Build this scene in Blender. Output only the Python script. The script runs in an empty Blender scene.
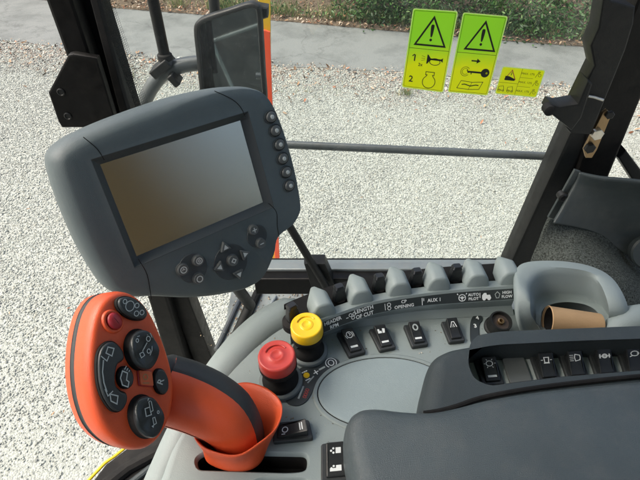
import bpy, bmesh, math, random
import numpy as np
from mathutils import Vector, Matrix
from mathutils.geometry import tessellate_polygon
random.seed(7); rng = np.random.RandomState(11)
R = math.radians
sc = bpy.context.scene
COL = sc.collection

# ------------------------------------------------------------------ camera
CAM = Vector((0, 0, 3.0)); PITCH = R(42); F = 490.0
cp, sp_ = math.cos(PITCH), math.sin(PITCH)
UP = Vector((0, sp_, cp)); BACK = Vector((0, -cp, sp_)); RIGHT = Vector((1, 0, 0))
cd = bpy.data.cameras.new('camera'); cam = bpy.data.objects.new('camera', cd); COL.objects.link(cam)
cd.sensor_width = 36; cd.lens = F / 640 * 36; cd.clip_start = .02; cd.clip_end = 500
cam.location = CAM; cam.rotation_euler = (R(90) - PITCH, 0, 0)
sc.camera = cam
def ray(px, py):
    return RIGHT * ((px - 320) / F) + UP * ((240 - py) / F) - BACK
def D(px, py, d): return CAM + ray(px, py) * d
def Z(px, py, z):
    r = ray(px, py); return CAM + r * ((z - CAM.z) / r.z)
def Yp(px, py, y):
    r = ray(px, py); return CAM + r * (y / r.y)
def c2w(v): return RIGHT * v[0] + UP * v[1] + BACK * v[2]

# ------------------------------------------------------------------ materials
M = {}
def mat(name, col, rough=.5, bump=0, bscale=400, var=0, vscale=12, spec=.5, metal=0, dust=0, coat=0, rvar=0, bdist=.001, cells=False):
    m = bpy.data.materials.new(name); m.use_nodes = True
    nt = m.node_tree; b = nt.nodes['Principled BSDF']; L = nt.links.new
    b.inputs['Base Color'].default_value = (*col, 1); b.inputs['Roughness'].default_value = rough
    b.inputs['Metallic'].default_value = metal; b.inputs['Specular IOR Level'].default_value = spec
    b.inputs['Coat Weight'].default_value = coat
    tc = nt.nodes.new('ShaderNodeTexCoord')
    def noise(s, d=4, r=.6):
        n = nt.nodes.new('ShaderNodeTexNoise'); n.inputs['Scale'].default_value = s
        n.inputs['Detail'].default_value = d; n.inputs['Roughness'].default_value = r
        L(tc.outputs['Object'], n.inputs['Vector']); return n
    src = None
    if var:
        n = noise(vscale); r = nt.nodes.new('ShaderNodeValToRGB')
        r.color_ramp.elements[0].position = .3; r.color_ramp.elements[1].position = .7
        r.color_ramp.elements[0].color = (*[c * (1 - var) for c in col], 1)
        r.color_ramp.elements[1].color = (*[min(1, c * (1 + var)) for c in col], 1)
        L(n.outputs['Fac'], r.inputs['Fac']); src = r.outputs['Color']
    if dust:
        n = noise(vscale * 2.3, 8, .7); r = nt.nodes.new('ShaderNodeMapRange')
        r.inputs['From Min'].default_value = .48; r.inputs['From Max'].default_value = .75
        r.inputs['To Max'].default_value = dust; L(n.outputs['Fac'], r.inputs['Value'])
        mx = nt.nodes.new('ShaderNodeMix'); mx.data_type = 'RGBA'
        if src: L(src, mx.inputs['A'])
        else: mx.inputs['A'].default_value = (*col, 1)
        mx.inputs['B'].default_value = (.32, .29, .24, 1); L(r.outputs['Result'], mx.inputs['Factor'])
        src = mx.outputs['Result']
    if src: L(src, b.inputs['Base Color'])
    if rvar:
        n = noise(35, 6, .7); r = nt.nodes.new('ShaderNodeMapRange')
        r.inputs['To Min'].default_value = max(0, rough - rvar); r.inputs['To Max'].default_value = rough + rvar
        r.inputs['From Min'].default_value = .3; r.inputs['From Max'].default_value = .7
        L(n.outputs['Fac'], r.inputs['Value']); L(r.outputs['Result'], b.inputs['Roughness'])
    if bump:
        if cells:
            n = nt.nodes.new('ShaderNodeTexVoronoi'); n.inputs['Scale'].default_value = bscale
            L(tc.outputs['Object'], n.inputs['Vector']); o = n.outputs['Distance']
        else: o = noise(bscale, 3).outputs['Fac']
        bp = nt.nodes.new('ShaderNodeBump'); bp.inputs['Strength'].default_value = bump
        bp.inputs['Distance'].default_value = bdist
        L(o, bp.inputs['Height']); L(bp.outputs['Normal'], b.inputs['Normal'])
    M[name] = m; return m
mat('console_grey', (.220, .264, .260), .52, .25, 900, .05, 9, .4, dust=.05, rvar=.08)
mat('hatch_grey', (.240, .298, .305)
    , .55, .35, 1200, .03, 14, .4)
mat('panel_grey', (.30, .345, .335), .55, .35, 1200, .03, 14, .4)  # lighter grey to make up for dim light on the switch recess floor
mat('console_dark_grey', (.120, .142, .141), .55, .2, 900, .04, 9)
mat('charcoal', (.034, .045, .048), .5, .5, 1500, .12, 14, .38, dust=.04, rvar=.08)
mat('monitor_grey', (.075, .099, .104), .47, .35, 1500, .10, 10, .42, dust=.05, rvar=.06)
mat('monitor_rim', (.040, .050, .053), .5, .35, 1500, .08, 10, .4)
mat('armrest_vinyl', (.055, .072, .078), .39, .75, 1900, .14, 10, .45, dust=.09, rvar=.12, cells=True, bdist=.0004)
mat('black_plastic', (.008, .009, .009), .45, .2, 900, .15, 20, .3, dust=.02, rvar=.1)
mat('switch_black', (.013, .015, .016), .36, .15, 1200, .1, 20, .45, dust=.03)
mat('switch_frame', (.024, .028, .029), .45, .15, 1200, .1, 20, .42, dust=.04)
mat('black_paint', (.004, .004, .004), .42, .1, 300, .2, 12, .18, dust=.02, rvar=.12)
mat('black_rubber', (.009, .009, .009), .75, .1, 500, .1, 12, .2, dust=.04)
mat('strip_black', (.022, .029, .030), .42, .05, 600)
mat('white_print', (.66, .70, .69), .5)
mat('grey_print', (.34, .38, .37), .5)
mat('red_print', (.45, .06, .05), .5)
mat('black_print', (.01, .012, .008), .5)
mat('orange', (.68, .092, .026), .42, .25, 1300, .06, 14, .45, dust=.03, rvar=.08)
mat('orange_button', (.60, .11, .035), .45, .1, 900, .05)
mat('grip_dark', (.032, .037, .037), .6, .3, 1500, .08)
mat('grip_button', (.024, .031, .033), .33, .15, 1200, .1, 30, .45, dust=.03)
mat('red_button', (.50, .050, .038), .33, .05, 300, .08, 40, .45, dust=.06)
mat('dull_red', (.36, .022, .030), .4, .1, 600, .1, 60)
mat('yellow_button', (.80, .50, .012), .33, .05, 300, .06, 40, .45, dust=.06)
mat('knob_brown', (.045, .033, .027), .5, .1, 400, .1, 40)
mat('brass', (.30, .205, .11), .35, .2, 300, .1, 20, metal=.9, dust=.1)
mat('zinc', (.60, .56, .48), .35, .2, 200, .15, 30, metal=.9)
mat('aluminium', (.20, .23, .235), .5, .2, 80, .1, 8, metal=.3, dust=.25, rvar=.1)
mat('key_grey', (.085, .095, .093), .45, .1, 900, .06)
mat('key_white', (.46, .50, .48), .4)
mat('carpet', (.082, .095, .089), .95, 1.0, 900, .85, 330, .1, dust=.12, bdist=.004)
mat('trim_charcoal', (.028, .038, .040), .5, .3, 1200, .15, 8, .45, dust=.08, rvar=.08)
mat('dusty_floor', (.19, .22, .215), .6, .5, 120, .35, 7, .4, dust=.55, rvar=.15)
mat('kraft_card', (.42, .275, .145), .75, .3, 250, .10, 25, .2)
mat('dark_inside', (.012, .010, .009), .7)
mat('mast_grey', (.075, .085, .088), .35, .2, 200, .2, 10, .5, dust=.1, metal=.2)
mat('marker_orange', (.85, .10, .035), .4, .1, 300, .06, 6)
mat('marker_yellow', (.70, .44, .02), .45, .1, 300, .08, 6)
mat('body_yellow', (.65, .48, .02), .4, .1, 200, .1, 6)
mat('body_dark', (.020, .024, .024), .6, .2, 60, .2, 3)
mat('reflection_brown', (.165, .115, .048), .8, .2, 200, .2, 4)
mat('bark', (.075, .058, .042), .9, .8, 40, .3, 12, .2, bdist=.01)

def decal_mat():
    m = mat('decal_green', (.36, .66, .045), .35)
    nt = m.node_tree; b = nt.nodes['Principled BSDF']
    tc = nt.nodes.new('ShaderNodeTexCoord'); sx = nt.nodes.new('ShaderNodeSeparateXYZ')
    nt.links.new(tc.outputs['Generated'], sx.inputs[0])
    n = nt.nodes.new('ShaderNodeTexNoise'); n.inputs['Scale'].default_value = 3; nt.links.new(tc.outputs['Generated'], n.inputs['Vector'])
    r = nt.nodes.new('ShaderNodeValToRGB')
    r.color_ramp.elements[0].position = .40; r.color_ramp.elements[0].color = (.80, .86, .008, 1)
    r.color_ramp.elements[1].position = .66; r.color_ramp.elements[1].color = (.33, .78, .03, 1)
    ad = nt.nodes.new('ShaderNodeMath'); ad.operation = 'MULTIPLY_ADD'; ad.inputs[1].default_value = .10
    nt.links.new(n.outputs['Fac'], ad.inputs[0]); nt.links.new(sx.outputs['Z'], ad.inputs[2])
    nt.links.new(ad.outputs[0], r.inputs['Fac']); nt.links.new(r.outputs['Color'], b.inputs['Base Color'])
decal_mat()
mat('decal_yellow', (.80, .86, .010), .35, var=.08, vscale=20)
mat('decal_edge', (.62, .84, .25), .35)
for k_ in ('decal_green', 'decal_yellow', 'decal_edge'):     # thin printed film: daylight comes through it
    nt = M[k_].node_tree; b = nt.nodes['Principled BSDF']; t = nt.nodes.new('ShaderNodeBsdfTranslucent'); mx = nt.nodes.new('ShaderNodeMixShader'); mx.inputs[0].default_value = .5
    if b.inputs['Base Color'].is_linked: nt.links.new(b.inputs['Base Color'].links[0].from_socket, t.inputs[0])
    else: t.inputs[0].default_value = b.inputs['Base Color'].default_value
    nt.links.new(b.outputs[0], mx.inputs[1]); nt.links.new(t.outputs[0], mx.inputs[2]); nt.links.new(mx.outputs[0], nt.nodes['Material Output'].inputs[0])

def screen_mat():
    m = mat('screen_glass', (.42, .42, .365), .18, .10, 2500, 0, spec=.5, metal=.97)
screen_mat()
def mirror_mat():
    m = mat('mirror_glass', (.62, .66, .66), .03, metal=1)
    nt = m.node_tree; b = nt.nodes['Principled BSDF']; L = nt.links.new
    tc = nt.nodes.new('ShaderNodeTexCoord'); v = nt.nodes.new('ShaderNodeTexVoronoi'); v.inputs['Scale'].default_value = 95
    L(tc.outputs['Object'], v.inputs['Vector'])
    n = nt.nodes.new('ShaderNodeTexNoise'); n.inputs['Scale'].default_value = 20; L(tc.outputs['Object'], n.inputs['Vector'])
    mu = nt.nodes.new('ShaderNodeMath'); mu.operation = 'MULTIPLY'; mu.inputs[1].default_value = .42; L(n.outputs['Fac'], mu.inputs[0])
    lt = nt.nodes.new('ShaderNodeMath'); lt.operation = 'LESS_THAN'; L(v.outputs['Distance'], lt.inputs[0]); L(mu.outputs[0], lt.inputs[1])
    mr = nt.nodes.new('ShaderNodeMapRange'); mr.inputs['To Min'].default_value = 1; mr.inputs['To Max'].default_value = .95
    L(lt.outputs[0], mr.inputs['Value']); L(mr.outputs['Result'], b.inputs['Metallic'])
mirror_mat()
def glass_mat():
    m = bpy.data.materials.new('pane_glass'); m.use_nodes = True; nt = m.node_tree; nt.nodes.clear()
    o = nt.nodes.new('ShaderNodeOutputMaterial'); mx = nt.nodes.new('ShaderNodeMixShader')
    t = nt.nodes.new('ShaderNodeBsdfTransparent'); t.inputs[0].default_value = (.955, .985, .97, 1)
    g = nt.nodes.new('ShaderNodeBsdfGlossy'); g.inputs['Roughness'].default_value = .01
    lw = nt.nodes.new('ShaderNodeLayerWeight'); p5 = nt.nodes.new('ShaderNodeMath'); p5.operation = 'POWER'; p5.inputs[1].default_value = 5
    f = nt.nodes.new('ShaderNodeMapRange'); f.inputs['To Min'].default_value = .03; f.inputs['To Max'].default_value = .9
    nt.links.new(lw.outputs['Facing'], p5.inputs[0]); nt.links.new(p5.outputs[0], f.inputs['Value']); nt.links.new(f.outputs[0], mx.inputs[0]); nt.links.new(t.outputs[0], mx.inputs[1]); nt.links.new(g.outputs[0], mx.inputs[2])
    df = nt.nodes.new('ShaderNodeBsdfTranslucent'); df.inputs[0].default_value = (.80, .86, .82, 1); m2 = nt.nodes.new('ShaderNodeMixShader')
    tc = nt.nodes.new('ShaderNodeTexCoord'); nz = nt.nodes.new('ShaderNodeTexNoise'); nz.inputs['Scale'].default_value = 9; nz.inputs['Detail'].default_value = 7; nz.inputs['Roughness'].default_value = .7
    nt.links.new(tc.outputs['Object'], nz.inputs['Vector']); mr = nt.nodes.new('ShaderNodeMapRange'); mr.inputs['From Min'].default_value = .35; mr.inputs['From Max'].default_value = .75; mr.inputs['To Min'].default_value = .004; mr.inputs['To Max'].default_value = .045
    nt.links.new(nz.outputs['Fac'], mr.inputs['Value']); nt.links.new(mr.outputs[0], m2.inputs[0]); nt.links.new(mx.outputs[0], m2.inputs[1]); nt.links.new(df.outputs[0], m2.inputs[2])
    nt.links.new(m2.outputs[0], o.inputs[0]); M['pane_glass'] = m
    m = bpy.data.materials.new('frit'); m.use_nodes = True; nt = m.node_tree; b = nt.nodes['Principled BSDF']
    b.inputs['Base Color'].default_value = (.02, .022, .022, 1); M['frit'] = m
glass_mat()
def attr_mat(name, rough=.8, spec=.3, trans=0):
    m = bpy.data.materials.new(name); m.use_nodes = True; nt = m.node_tree; b = nt.nodes['Principled BSDF']
    a = nt.nodes.new('ShaderNodeAttribute'); a.attribute_name = 'tint'
    nt.links.new(a.outputs['Color'], b.inputs['Base Color']); b.inputs['Roughness'].default_value = rough
    b.inputs['Specular IOR Level'].default_value = spec
    if trans:
        t = nt.nodes.new('ShaderNodeBsdfTranslucent'); nt.links.new(a.outputs['Color'], t.inputs['Color'])
        mx = nt.nodes.new('ShaderNodeMixShader'); mx.inputs[0].default_value = trans
        nt.links.new(b.outputs[0], mx.inputs[1]); nt.links.new(t.outputs[0], mx.inputs[2])
        nt.links.new(mx.outputs[0], nt.nodes['Material Output'].inputs[0])
    M[name] = m
attr_mat('stones', .85, .3); attr_mat('leaves', .45, .4, .25); attr_mat('litter', .8, .2)

def ground_mat():
    m = bpy.data.materials.new('gravel_ground'); m.use_nodes = True; nt = m.node_tree; b = nt.nodes['Principled BSDF']; L = nt.links.new
    tc = nt.nodes.new('ShaderNodeTexCoord')
    v = nt.nodes.new('ShaderNodeTexVoronoi'); v.inputs['Scale'].default_value = 85; L(tc.outputs['Object'], v.inputs['Vector'])
    r = nt.nodes.new('ShaderNodeValToRGB'); e = r.color_ramp.elements
    e[0].position = 0; e[0].color = (.22, .235, .21, 1); e[1].position = 1; e[1].color = (.33, .35, .315, 1)
    x = e.new(.5); x.color = (.27, .288, .26, 1)
    s = nt.nodes.new('ShaderNodeSeparateColor'); L(v.outputs['Color'], s.inputs[0]); L(s.outputs[0], r.inputs['Fac'])
    L(r.outputs['Color'], b.inputs['Base Color']); b.inputs['Roughness'].default_value = .9
    bp = nt.nodes.new('ShaderNodeBump'); bp.invert = True; bp.inputs['Distance'].default_value = .006; bp.inputs['Strength'].default_value = 1
    L(v.outputs['Distance'], bp.inputs['Height']); L(bp.outputs['Normal'], b.inputs['Normal']); M['gravel_ground'] = m
ground_mat()
def road_mat():
    m = mat('asphalt', (.20, .208, .205), .8, .6, 160, 0, bdist=.006)
    nt = m.node_tree; b = nt.nodes['Principled BSDF']; L = nt.links.new
    tc = nt.nodes.new('ShaderNodeTexCoord')
    def nz(s, d=6):
        n = nt.nodes.new('ShaderNodeTexNoise'); n.inputs['Scale'].default_value = s; n.inputs['Detail'].default_value = d
        n.inputs['Roughness'].default_value = .7; L(tc.outputs['Object'], n.inputs['Vector']); return n
    r = nt.nodes.new('ShaderNodeValToRGB'); e = r.color_ramp.elements
    e[0].position = .32; e[0].color = (.078, .088, .086, 1); e[1].position = .55; e[1].color = (.145, .160, .156, 1)
    L(nz(1.1, 8).outputs['Fac'], r.inputs['Fac'])
    r2 = nt.nodes.new('ShaderNodeValToRGB'); e = r2.color_ramp.elements
    e[0].position = .35; e[0].color = (.72, .72, .72, 1); e[1].position = .65; e[1].color = (1.15, 1.13, 1.1, 1)
    L(nz(70, 3).outputs['Fac'], r2.inputs['Fac'])
    mx = nt.nodes.new('ShaderNodeMix'); mx.data_type = 'RGBA'; mx.blend_type = 'MULTIPLY'; mx.inputs['Factor'].default_value = 1
    L(r.outputs['Color'], mx.inputs['A']); L(r2.outputs['Color'], mx.inputs['B'])
    v = nt.nodes.new('ShaderNodeTexVoronoi'); v.feature = 'DISTANCE_TO_EDGE'; v.inputs['Scale'].default_value = .55
    w = nt.nodes.new('ShaderNodeVectorMath'); w.operation = 'MULTIPLY_ADD'; w.inputs[1].default_value = (.5, .5, .5)
    L(nz(3).outputs['Color'], w.inputs[0]); L(tc.outputs['Object'], w.inputs[2]); L(w.outputs[0], v.inputs['Vector'])
    cr = nt.nodes.new('ShaderNodeMapRange'); cr.inputs['From Max'].default_value = .012; cr.inputs['To Min'].default_value = .72
    L(v.outputs['Distance'], cr.inputs['Value'])
    mx2 = nt.nodes.new('ShaderNodeMix'); mx2.data_type = 'RGBA'; mx2.blend_type = 'MULTIPLY'; mx2.inputs['Factor'].default_value = 1
    L(mx.outputs['Result'], mx2.inputs['A']); L(cr.outputs['Result'], mx2.inputs['B'])
    L(mx2.outputs['Result'], b.inputs['Base Color'])
road_mat()
mat('earth', (.10, .078, .055), .95, 1, 30, .45, 5, .2, bdist=.03)

# ------------------------------------------------------------------ mesh builder
class Frame:
    def __init__(s, o, u, v):
        s.o = Vector(o); s.u = Vector(u).normalized(); v = Vector(v); v = v - s.u * v.dot(s.u); s.v = v.normalized(); s.n = s.u.cross(s.v)
    def pt(s, a, b, h=0): return s.o + s.u * a + s.v * b + s.n * h
    def unp(s, px, py, h=0):
        r = ray(px, py); o = s.o + s.n * h; t = (o - CAM).dot(s.n) / r.dot(s.n); d = CAM + r * t - o
        return (d.dot(s.u), d.dot(s.v))
    def U(s, pts, h=0): return [s.unp(x, y, h) for x, y in pts]
    def at(s, a, b, rot=0, h=0):
        c, n = math.cos(rot), math.sin(rot)
        return Frame(s.pt(a, b, h), s.u * c + s.v * n, s.v * c - s.u * n)
class Quad:     # W x H rectangle mapped onto four corners TL TR BR BL
    def __init__(s, tl, tr, br, bl, W, H):
        s.c = [Vector(c) for c in (tl, tr, br, bl)]; s.W, s.H = W, H
        s.n = ((s.c[1] - s.c[3]).cross(s.c[0] - s.c[2])).normalized()
        if s.n.dot(CAM - s.c[0]) < 0: s.n = -s.n
    def pt(s, a, b, h=0):
        x = a / s.W + .5; y = b / s.H + .5
        return (s.c[3] * (1 - x) + s.c[2] * x) * (1 - y) + (s.c[0] * (1 - x) + s.c[1] * x) * y + s.n * h
def FZ(z): return Frame((0, 0, z), (1, 0, 0), (0, 1, 0))
def FY(y): return Frame((0, y, 0), (1, 0, 0), (0, 0, 1))    # normal = -Y, towards the camera

def catm(pts, n=6, closed=True):
    pts = [np.array(p, float) for p in pts]; N = len(pts); out = []
    rngN = N if closed else N - 1
    for i in range(rngN):
        g = (lambda k: pts[k % N]) if closed else (lambda k: pts[min(max(k, 0), N - 1)])
        p0, p1, p2, p3 = g(i - 1), g(i), g(i + 1), g(i + 2)
        for k in range(n):
            t = k / n
            out.append(.5 * ((2 * p1) + (-p0 + p2) * t + (2 * p0 - 5 * p1 + 4 * p2 - p3) * t * t + (-p0 + 3 * p1 - 3 * p2 + p3) * t ** 3))
    if not closed: out.append(pts[-1])
    return [tuple(p) for p in out]
def rpoly(pts, r, seg=5):
    out = []; N = len(pts)
    for i in range(N):
        p0, p1, p2 = (np.array(pts[(i + k - 1) % N], float) for k in range(3))
        d0 = p0 - p1; d2 = p2 - p1; l0, l2 = np.linalg.norm(d0), np.linalg.norm(d2)
        rr = min(r, l0 * .48, l2 * .48); a = p1 + d0 / l0 * rr; b = p1 + d2 / l2 * rr
        for k in range(seg + 1):
            t = k / seg; out.append(tuple((1 - t) ** 2 * a + 2 * t * (1 - t) * p1 + t * t * b))
    return out
def rrect(cx, cy, w, h, r, rot=0, seg=5):
    c, s = math.cos(rot), math.sin(rot)
    q = [(-w / 2, -h / 2), (w / 2, -h / 2), (w / 2, h / 2), (-w / 2, h / 2)]
    return [(cx + x * c - y * s, cy + x * s + y * c) for x, y in rpoly(q, r, seg)]
def ell(cx, cy, rx, ry, rot=0, n=32, a0=0, a1=2 * math.pi, endpoint=False):
    c, s = math.cos(rot), math.sin(rot); out = []
    for k in range(n):
        t = a0 + (a1 - a0) * k / (n - 1 if endpoint else n); x, y = rx * math.cos(t), ry * math.sin(t)
        out.append((cx + x * c - y * s, cy + x * s + y * c))
    return out
def ccw(p):
    A = sum(p[i][0] * p[(i + 1) % len(p)][1] - p[(i + 1) % len(p)][0] * p[i][1] for i in range(len(p)))
    return list(p) if A > 0 else list(reversed(p))
def inset(p, d):
    N = len(p); out = []
    for i in range(N):
        a, b, c = (np.array(p[(i + k - 1) % N], float) for k in range(3))
        e0 = b - a; e1 = c - b; l0 = np.linalg.norm(e0) or 1e-9; l1 = np.linalg.norm(e1) or 1e-9
        n0 = np.array((-e0[1], e0[0])) / l0; n1 = np.array((-e1[1], e1[0])) / l1
        m = n0 + n1; L = np.linalg.norm(m)
        m = n0 if L < 1e-6 else m / L
        k = max(.45, float(m.dot(n0))); out.append(tuple(b + m * d / k))
    return out
_font = {}
def glyphs(s, bold):
    key = (s, bold)
    if key not in _font:
        c = bpy.data.curves.new('lettering', 'FONT'); c.body = s; c.size = 1; c.resolution_u = 2; c.offset = bold
        o = bpy.data.objects.new('lettering', c); COL.objects.link(o)
        bpy.context.view_layer.update(); dg = bpy.context.evaluated_depsgraph_get()
        me = o.evaluated_get(dg).to_mesh()
        _font[key] = ([tuple(v.co) for v in me.vertices], [tuple(p.vertices) for p in me.polygons])
        o.evaluated_get(dg).to_mesh_clear(); bpy.data.objects.remove(o); bpy.data.curves.remove(c)
    return _font[key]
class MB:
    def __init__(s): s.v = []; s.f = []; s.m = []; s.mats = []
    def mi(s, m):
        if m not in s.mats: s.mats.append(m)
        return s.mats.index(m)
    def add(s, vs, fs, m):
        k = len(s.v); s.v += [Vector(x) for x in vs]; i = s.mi(m)
        for f in fs: s.f.append([k + j for j in f]); s.m.append(i)
        return s
    def loft(s, rings, m, closed=True, c0=False, c1=False):
        n = len(rings[0]); vs = [p for r in rings for p in r]; fs = []
        for i in range(len(rings) - 1):
            for j in range(n if closed else n - 1):
                k = (j + 1) % n; fs.append([i * n + j, i * n + k, (i + 1) * n + k, (i + 1) * n + j])
        if c0: fs.append(list(range(n))[::-1])
        if c1: fs.append([(len(rings) - 1) * n + j for j in range(n)])
        return s.add(vs, fs, m)
    def prism(s, fr, pts, h0, h1, r, m, bottom=True, holes=(), top=True, seg=4):
        p = ccw(pts); rings = [[fr.pt(x, y, h0) for x, y in p]]
        if r > 0:
            prev = None
            for k in range(seg + 1):
                t = k / seg * math.pi / 2; q = inset(p, r * (1 - math.cos(t)))
                rings.append([fr.pt(x, y, h1 - r + r * math.sin(t)) for x, y in q])
            q = inset(p, r * 1.08); rings.append([fr.pt(x, y, h1) for x, y in q])
        else: q = p; rings.append([fr.pt(x, y, h1) for x, y in q])
        s.loft(rings, m, c0=bottom, c1=(top and not holes))
        if holes:
            loops = [q] + [list(h) for h in holes]; flat = [x for l in loops for x in l]
            tri = tessellate_polygon([[Vector((x, y, 0)) for x, y in l] for l in loops])
            s.add([fr.pt(x, y, h1) for x, y in flat], [list(t) for t in tri], m)
        return s
    def flat(s, fr, pts, h, m):
        tri = tessellate_polygon([[Vector((x, y, 0)) for x, y in pts]])
        return s.add([fr.pt(x, y, h) for x, y in pts], [list(t) for t in tri], m)
    def box(s, c, sx, sy, sz, m, rot=None):
        vs = []
        for x in (-1, 1):
            for y in (-1, 1):
                for z in (-1, 1):
                    q = Vector((x * sx / 2, y * sy / 2, z * sz / 2)); vs.append(Vector(c) + (rot @ q if rot else q))
        return s.add(vs, [(0, 1, 3, 2), (4, 6, 7, 5), (0, 4, 5, 1), (2, 3, 7, 6), (0, 2, 6, 4), (1, 5, 7, 3)], m)
    def tube(s, path, rad, m, n=16, caps=True, sq=1.0):
        P = [Vector(p) for p in path]; rad = [rad] * len(P) if not hasattr(rad, '__len__') else rad
        rings = []; t0 = (P[1] - P[0]).normalized()
        u = t0.orthogonal().normalized()
        for i, p in enumerate(P):
            t = (P[min(i + 1, len(P) - 1)] - P[max(i - 1, 0)]).normalized()
            u = (u - t * u.dot(t)).normalized(); w = t.cross(u)
            rings.append([p + (u * math.cos(2 * math.pi * k / n) + w * math.sin(2 * math.pi * k / n) * sq) * rad[i] for k in range(n)])
        return s.loft(rings, m, c0=caps, c1=caps)
    def lathe(s, o, ax, prof, m, n=32, c0=True, c1=True):
        ax = Vector(ax).normalized(); u = ax.orthogonal().normalized(); w = ax.cross(u); o = Vector(o)
        return s.loft([[o + ax * h + (u * math.cos(2 * math.pi * k / n) + w * math.sin(2 * math.pi * k / n)) * r for k in range(n)] for r, h in prof], m, c0=c0, c1=c1)
    def stroke(s, fr, pts, w, h, m, closed=False):
        P = [np.array(p, float) for p in pts]; N = len(P); L = []; Rr = []
        for i in range(N):
            a = P[(i - 1) % N] if (closed or i > 0) else None; c = P[(i + 1) % N] if (closed or i < N - 1) else None
            ns = []
            for x, y in ((a, P[i]), (P[i], c)):
                if x is None or y is None: continue
                d = y - x; l = np.linalg.norm(d)
                if l > 1e-9: ns.append(np.array((-d[1], d[0])) / l)
            nn = sum(ns); l = np.linalg.norm(nn); nn = ns[0] if l < 1e-6 else nn / l; k = max(.5, float(nn.dot(ns[0])))
            L.append(P[i] + nn * w / 2 / k); Rr.append(P[i] - nn * w / 2 / k)
        vs = [fr.pt(*p, h) for p in L] + [fr.pt(*p, h) for p in Rr]
        fs = [(i, (i + 1) % N, N + (i + 1) % N, N + i) for i in range(N if closed else N - 1)]
        return s.add(vs, fs, m)
    def text(s, fr, t, a, b, size, h, m, align='c', bold=.02, sx=1):
        vs, fs = glyphs(t, bold); xs = [v[0] for v in vs]; w = max(xs) if xs else 0
        off = {'c': -w / 2, 'l': 0, 'r': -w}[align]
        return s.add([fr.pt(a + (v[0] + off) * size * sx, b + (v[1] - .35) * size, h) for v in vs], fs, m)
    def build(s, name, parent=None, smooth=35, root=None, recalc=True, bevel=0):
        me = bpy.data.meshes.new(name)
        L = Vector((0, 0, 0))
        if parent is not None: L = ROOT[parent]
        else:
            xs = np.array([tuple(v) for v in s.v]); L = Vector((xs[:, 0].mean(), xs[:, 1].mean(), xs[:, 2].min()))
        me.from_pydata([v - L for v in s.v], [], s.f)
        for m in s.mats: me.materials.append(M[m])
        me.polygons.foreach_set('material_index', s.m)
        if recalc:
            bm = bmesh.new(); bm.from_mesh(me); bmesh.ops.remove_doubles(bm, verts=bm.verts, dist=1e-7)
            bmesh.ops.recalc_face_normals(bm, faces=bm.faces); bm.to_mesh(me); bm.free()
        me.polygons.foreach_set('use_smooth', [True] * len(me.polygons)); me.set_sharp_from_angle(angle=R(smooth))
        o = bpy.data.objects.new(name, me); COL.objects.link(o); ROOT[o] = L
        if parent is not None: o.parent = parent
        else: o.location = L
        if bevel:
            b = o.modifiers.new('bevel', 'BEVEL'); b.width = bevel; b.segments = 2; b.limit_method = 'ANGLE'; b.angle_limit = R(40)
        return o
ROOT = {}
def thing(name, label, cat, loc, group=None):
    o = bpy.data.objects.new(name, None); COL.objects.link(o); o.location = loc; o.empty_display_size = .05
    o['label'] = label; o['category'] = cat; ROOT[o] = Vector(loc)
    if group: o['group'] = group
    return o
def tag(o, label, cat, group=None):
    o['label'] = label; o['category'] = cat
    if group: o['group'] = group
    return o
def structure(o): o['kind'] = 'structure'; return o

# ------------------------------------------------------------------ outdoors: ground, road, hedge
mb = MB(); mb.add([(-150, -150, 0), (150, -150, 0), (150, 150, 0), (-150, 150, 0)], [(0, 1, 2, 3)], 'gravel_ground')
structure(mb.build('ground'))
near = [(-60, 34), (0, 41), (100, 52), (200, 62), (300, 67), (400, 73), (540, 85), (640, 93), (720, 100)]
far = [(-60, -14), (0, -7), (100, 5), (200, 13), (300, 21), (400, 30), (520, 40), (640, 49), (720, 55)]
NE = catm([Z(x, y, 0)[:2] for x, y in near], 6, False); FE = catm([Z(x, y, 0)[:2] for x, y in far], 6, False)
def ext(E):   # carry the edge line on past both ends
    a, b = np.array(E[0]), np.array(E[1]); c, d = np.array(E[-2]), np.array(E[-1])
    ua = (a - np.array(E[12])); ua /= np.linalg.norm(ua); ud = d - np.array(E[-13]); ud /= np.linalg.norm(ud)
    return [tuple(a + ua * 40)] + list(E) + [tuple(d + ud * 40)]
NE = ext(NE); FE = ext(FE)
jit = lambda E, k: [(x, y + (rng.rand() - .5) * k) for x, y in E]
mb = MB(); mb.loft([[(x, y, .008) for x, y in jit(NE, .10)], [(x, y, .008) for x, y in jit(FE, .08)]], 'asphalt', closed=False)
structure(mb.build('road', recalc=False))
def yfar(x): return np.interp(x, [p[0] for p in FE], [p[1] for p in FE])
def ynear(x): return np.interp(x, [p[0] for p in NE], [p[1] for p in NE])
# earth bank beyond the road
xs = np.linspace(-30, 30, 121); rows = []
for k in range(9):
    t = k / 8
    rows.append([(x, yfar(x) - .12 + t * 3.4, .012 + .55 * t ** 1.3 + (.10 * math.sin(x * 1.7 + k) + .06 * math.sin(x * 4.1 + 2 * k)) * t + rng.rand() * .04 * (k > 0)) for x in xs])
mb = MB(); mb.loft(rows, 'earth', closed=False); structure(mb.build('earth_bank', recalc=False))

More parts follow.
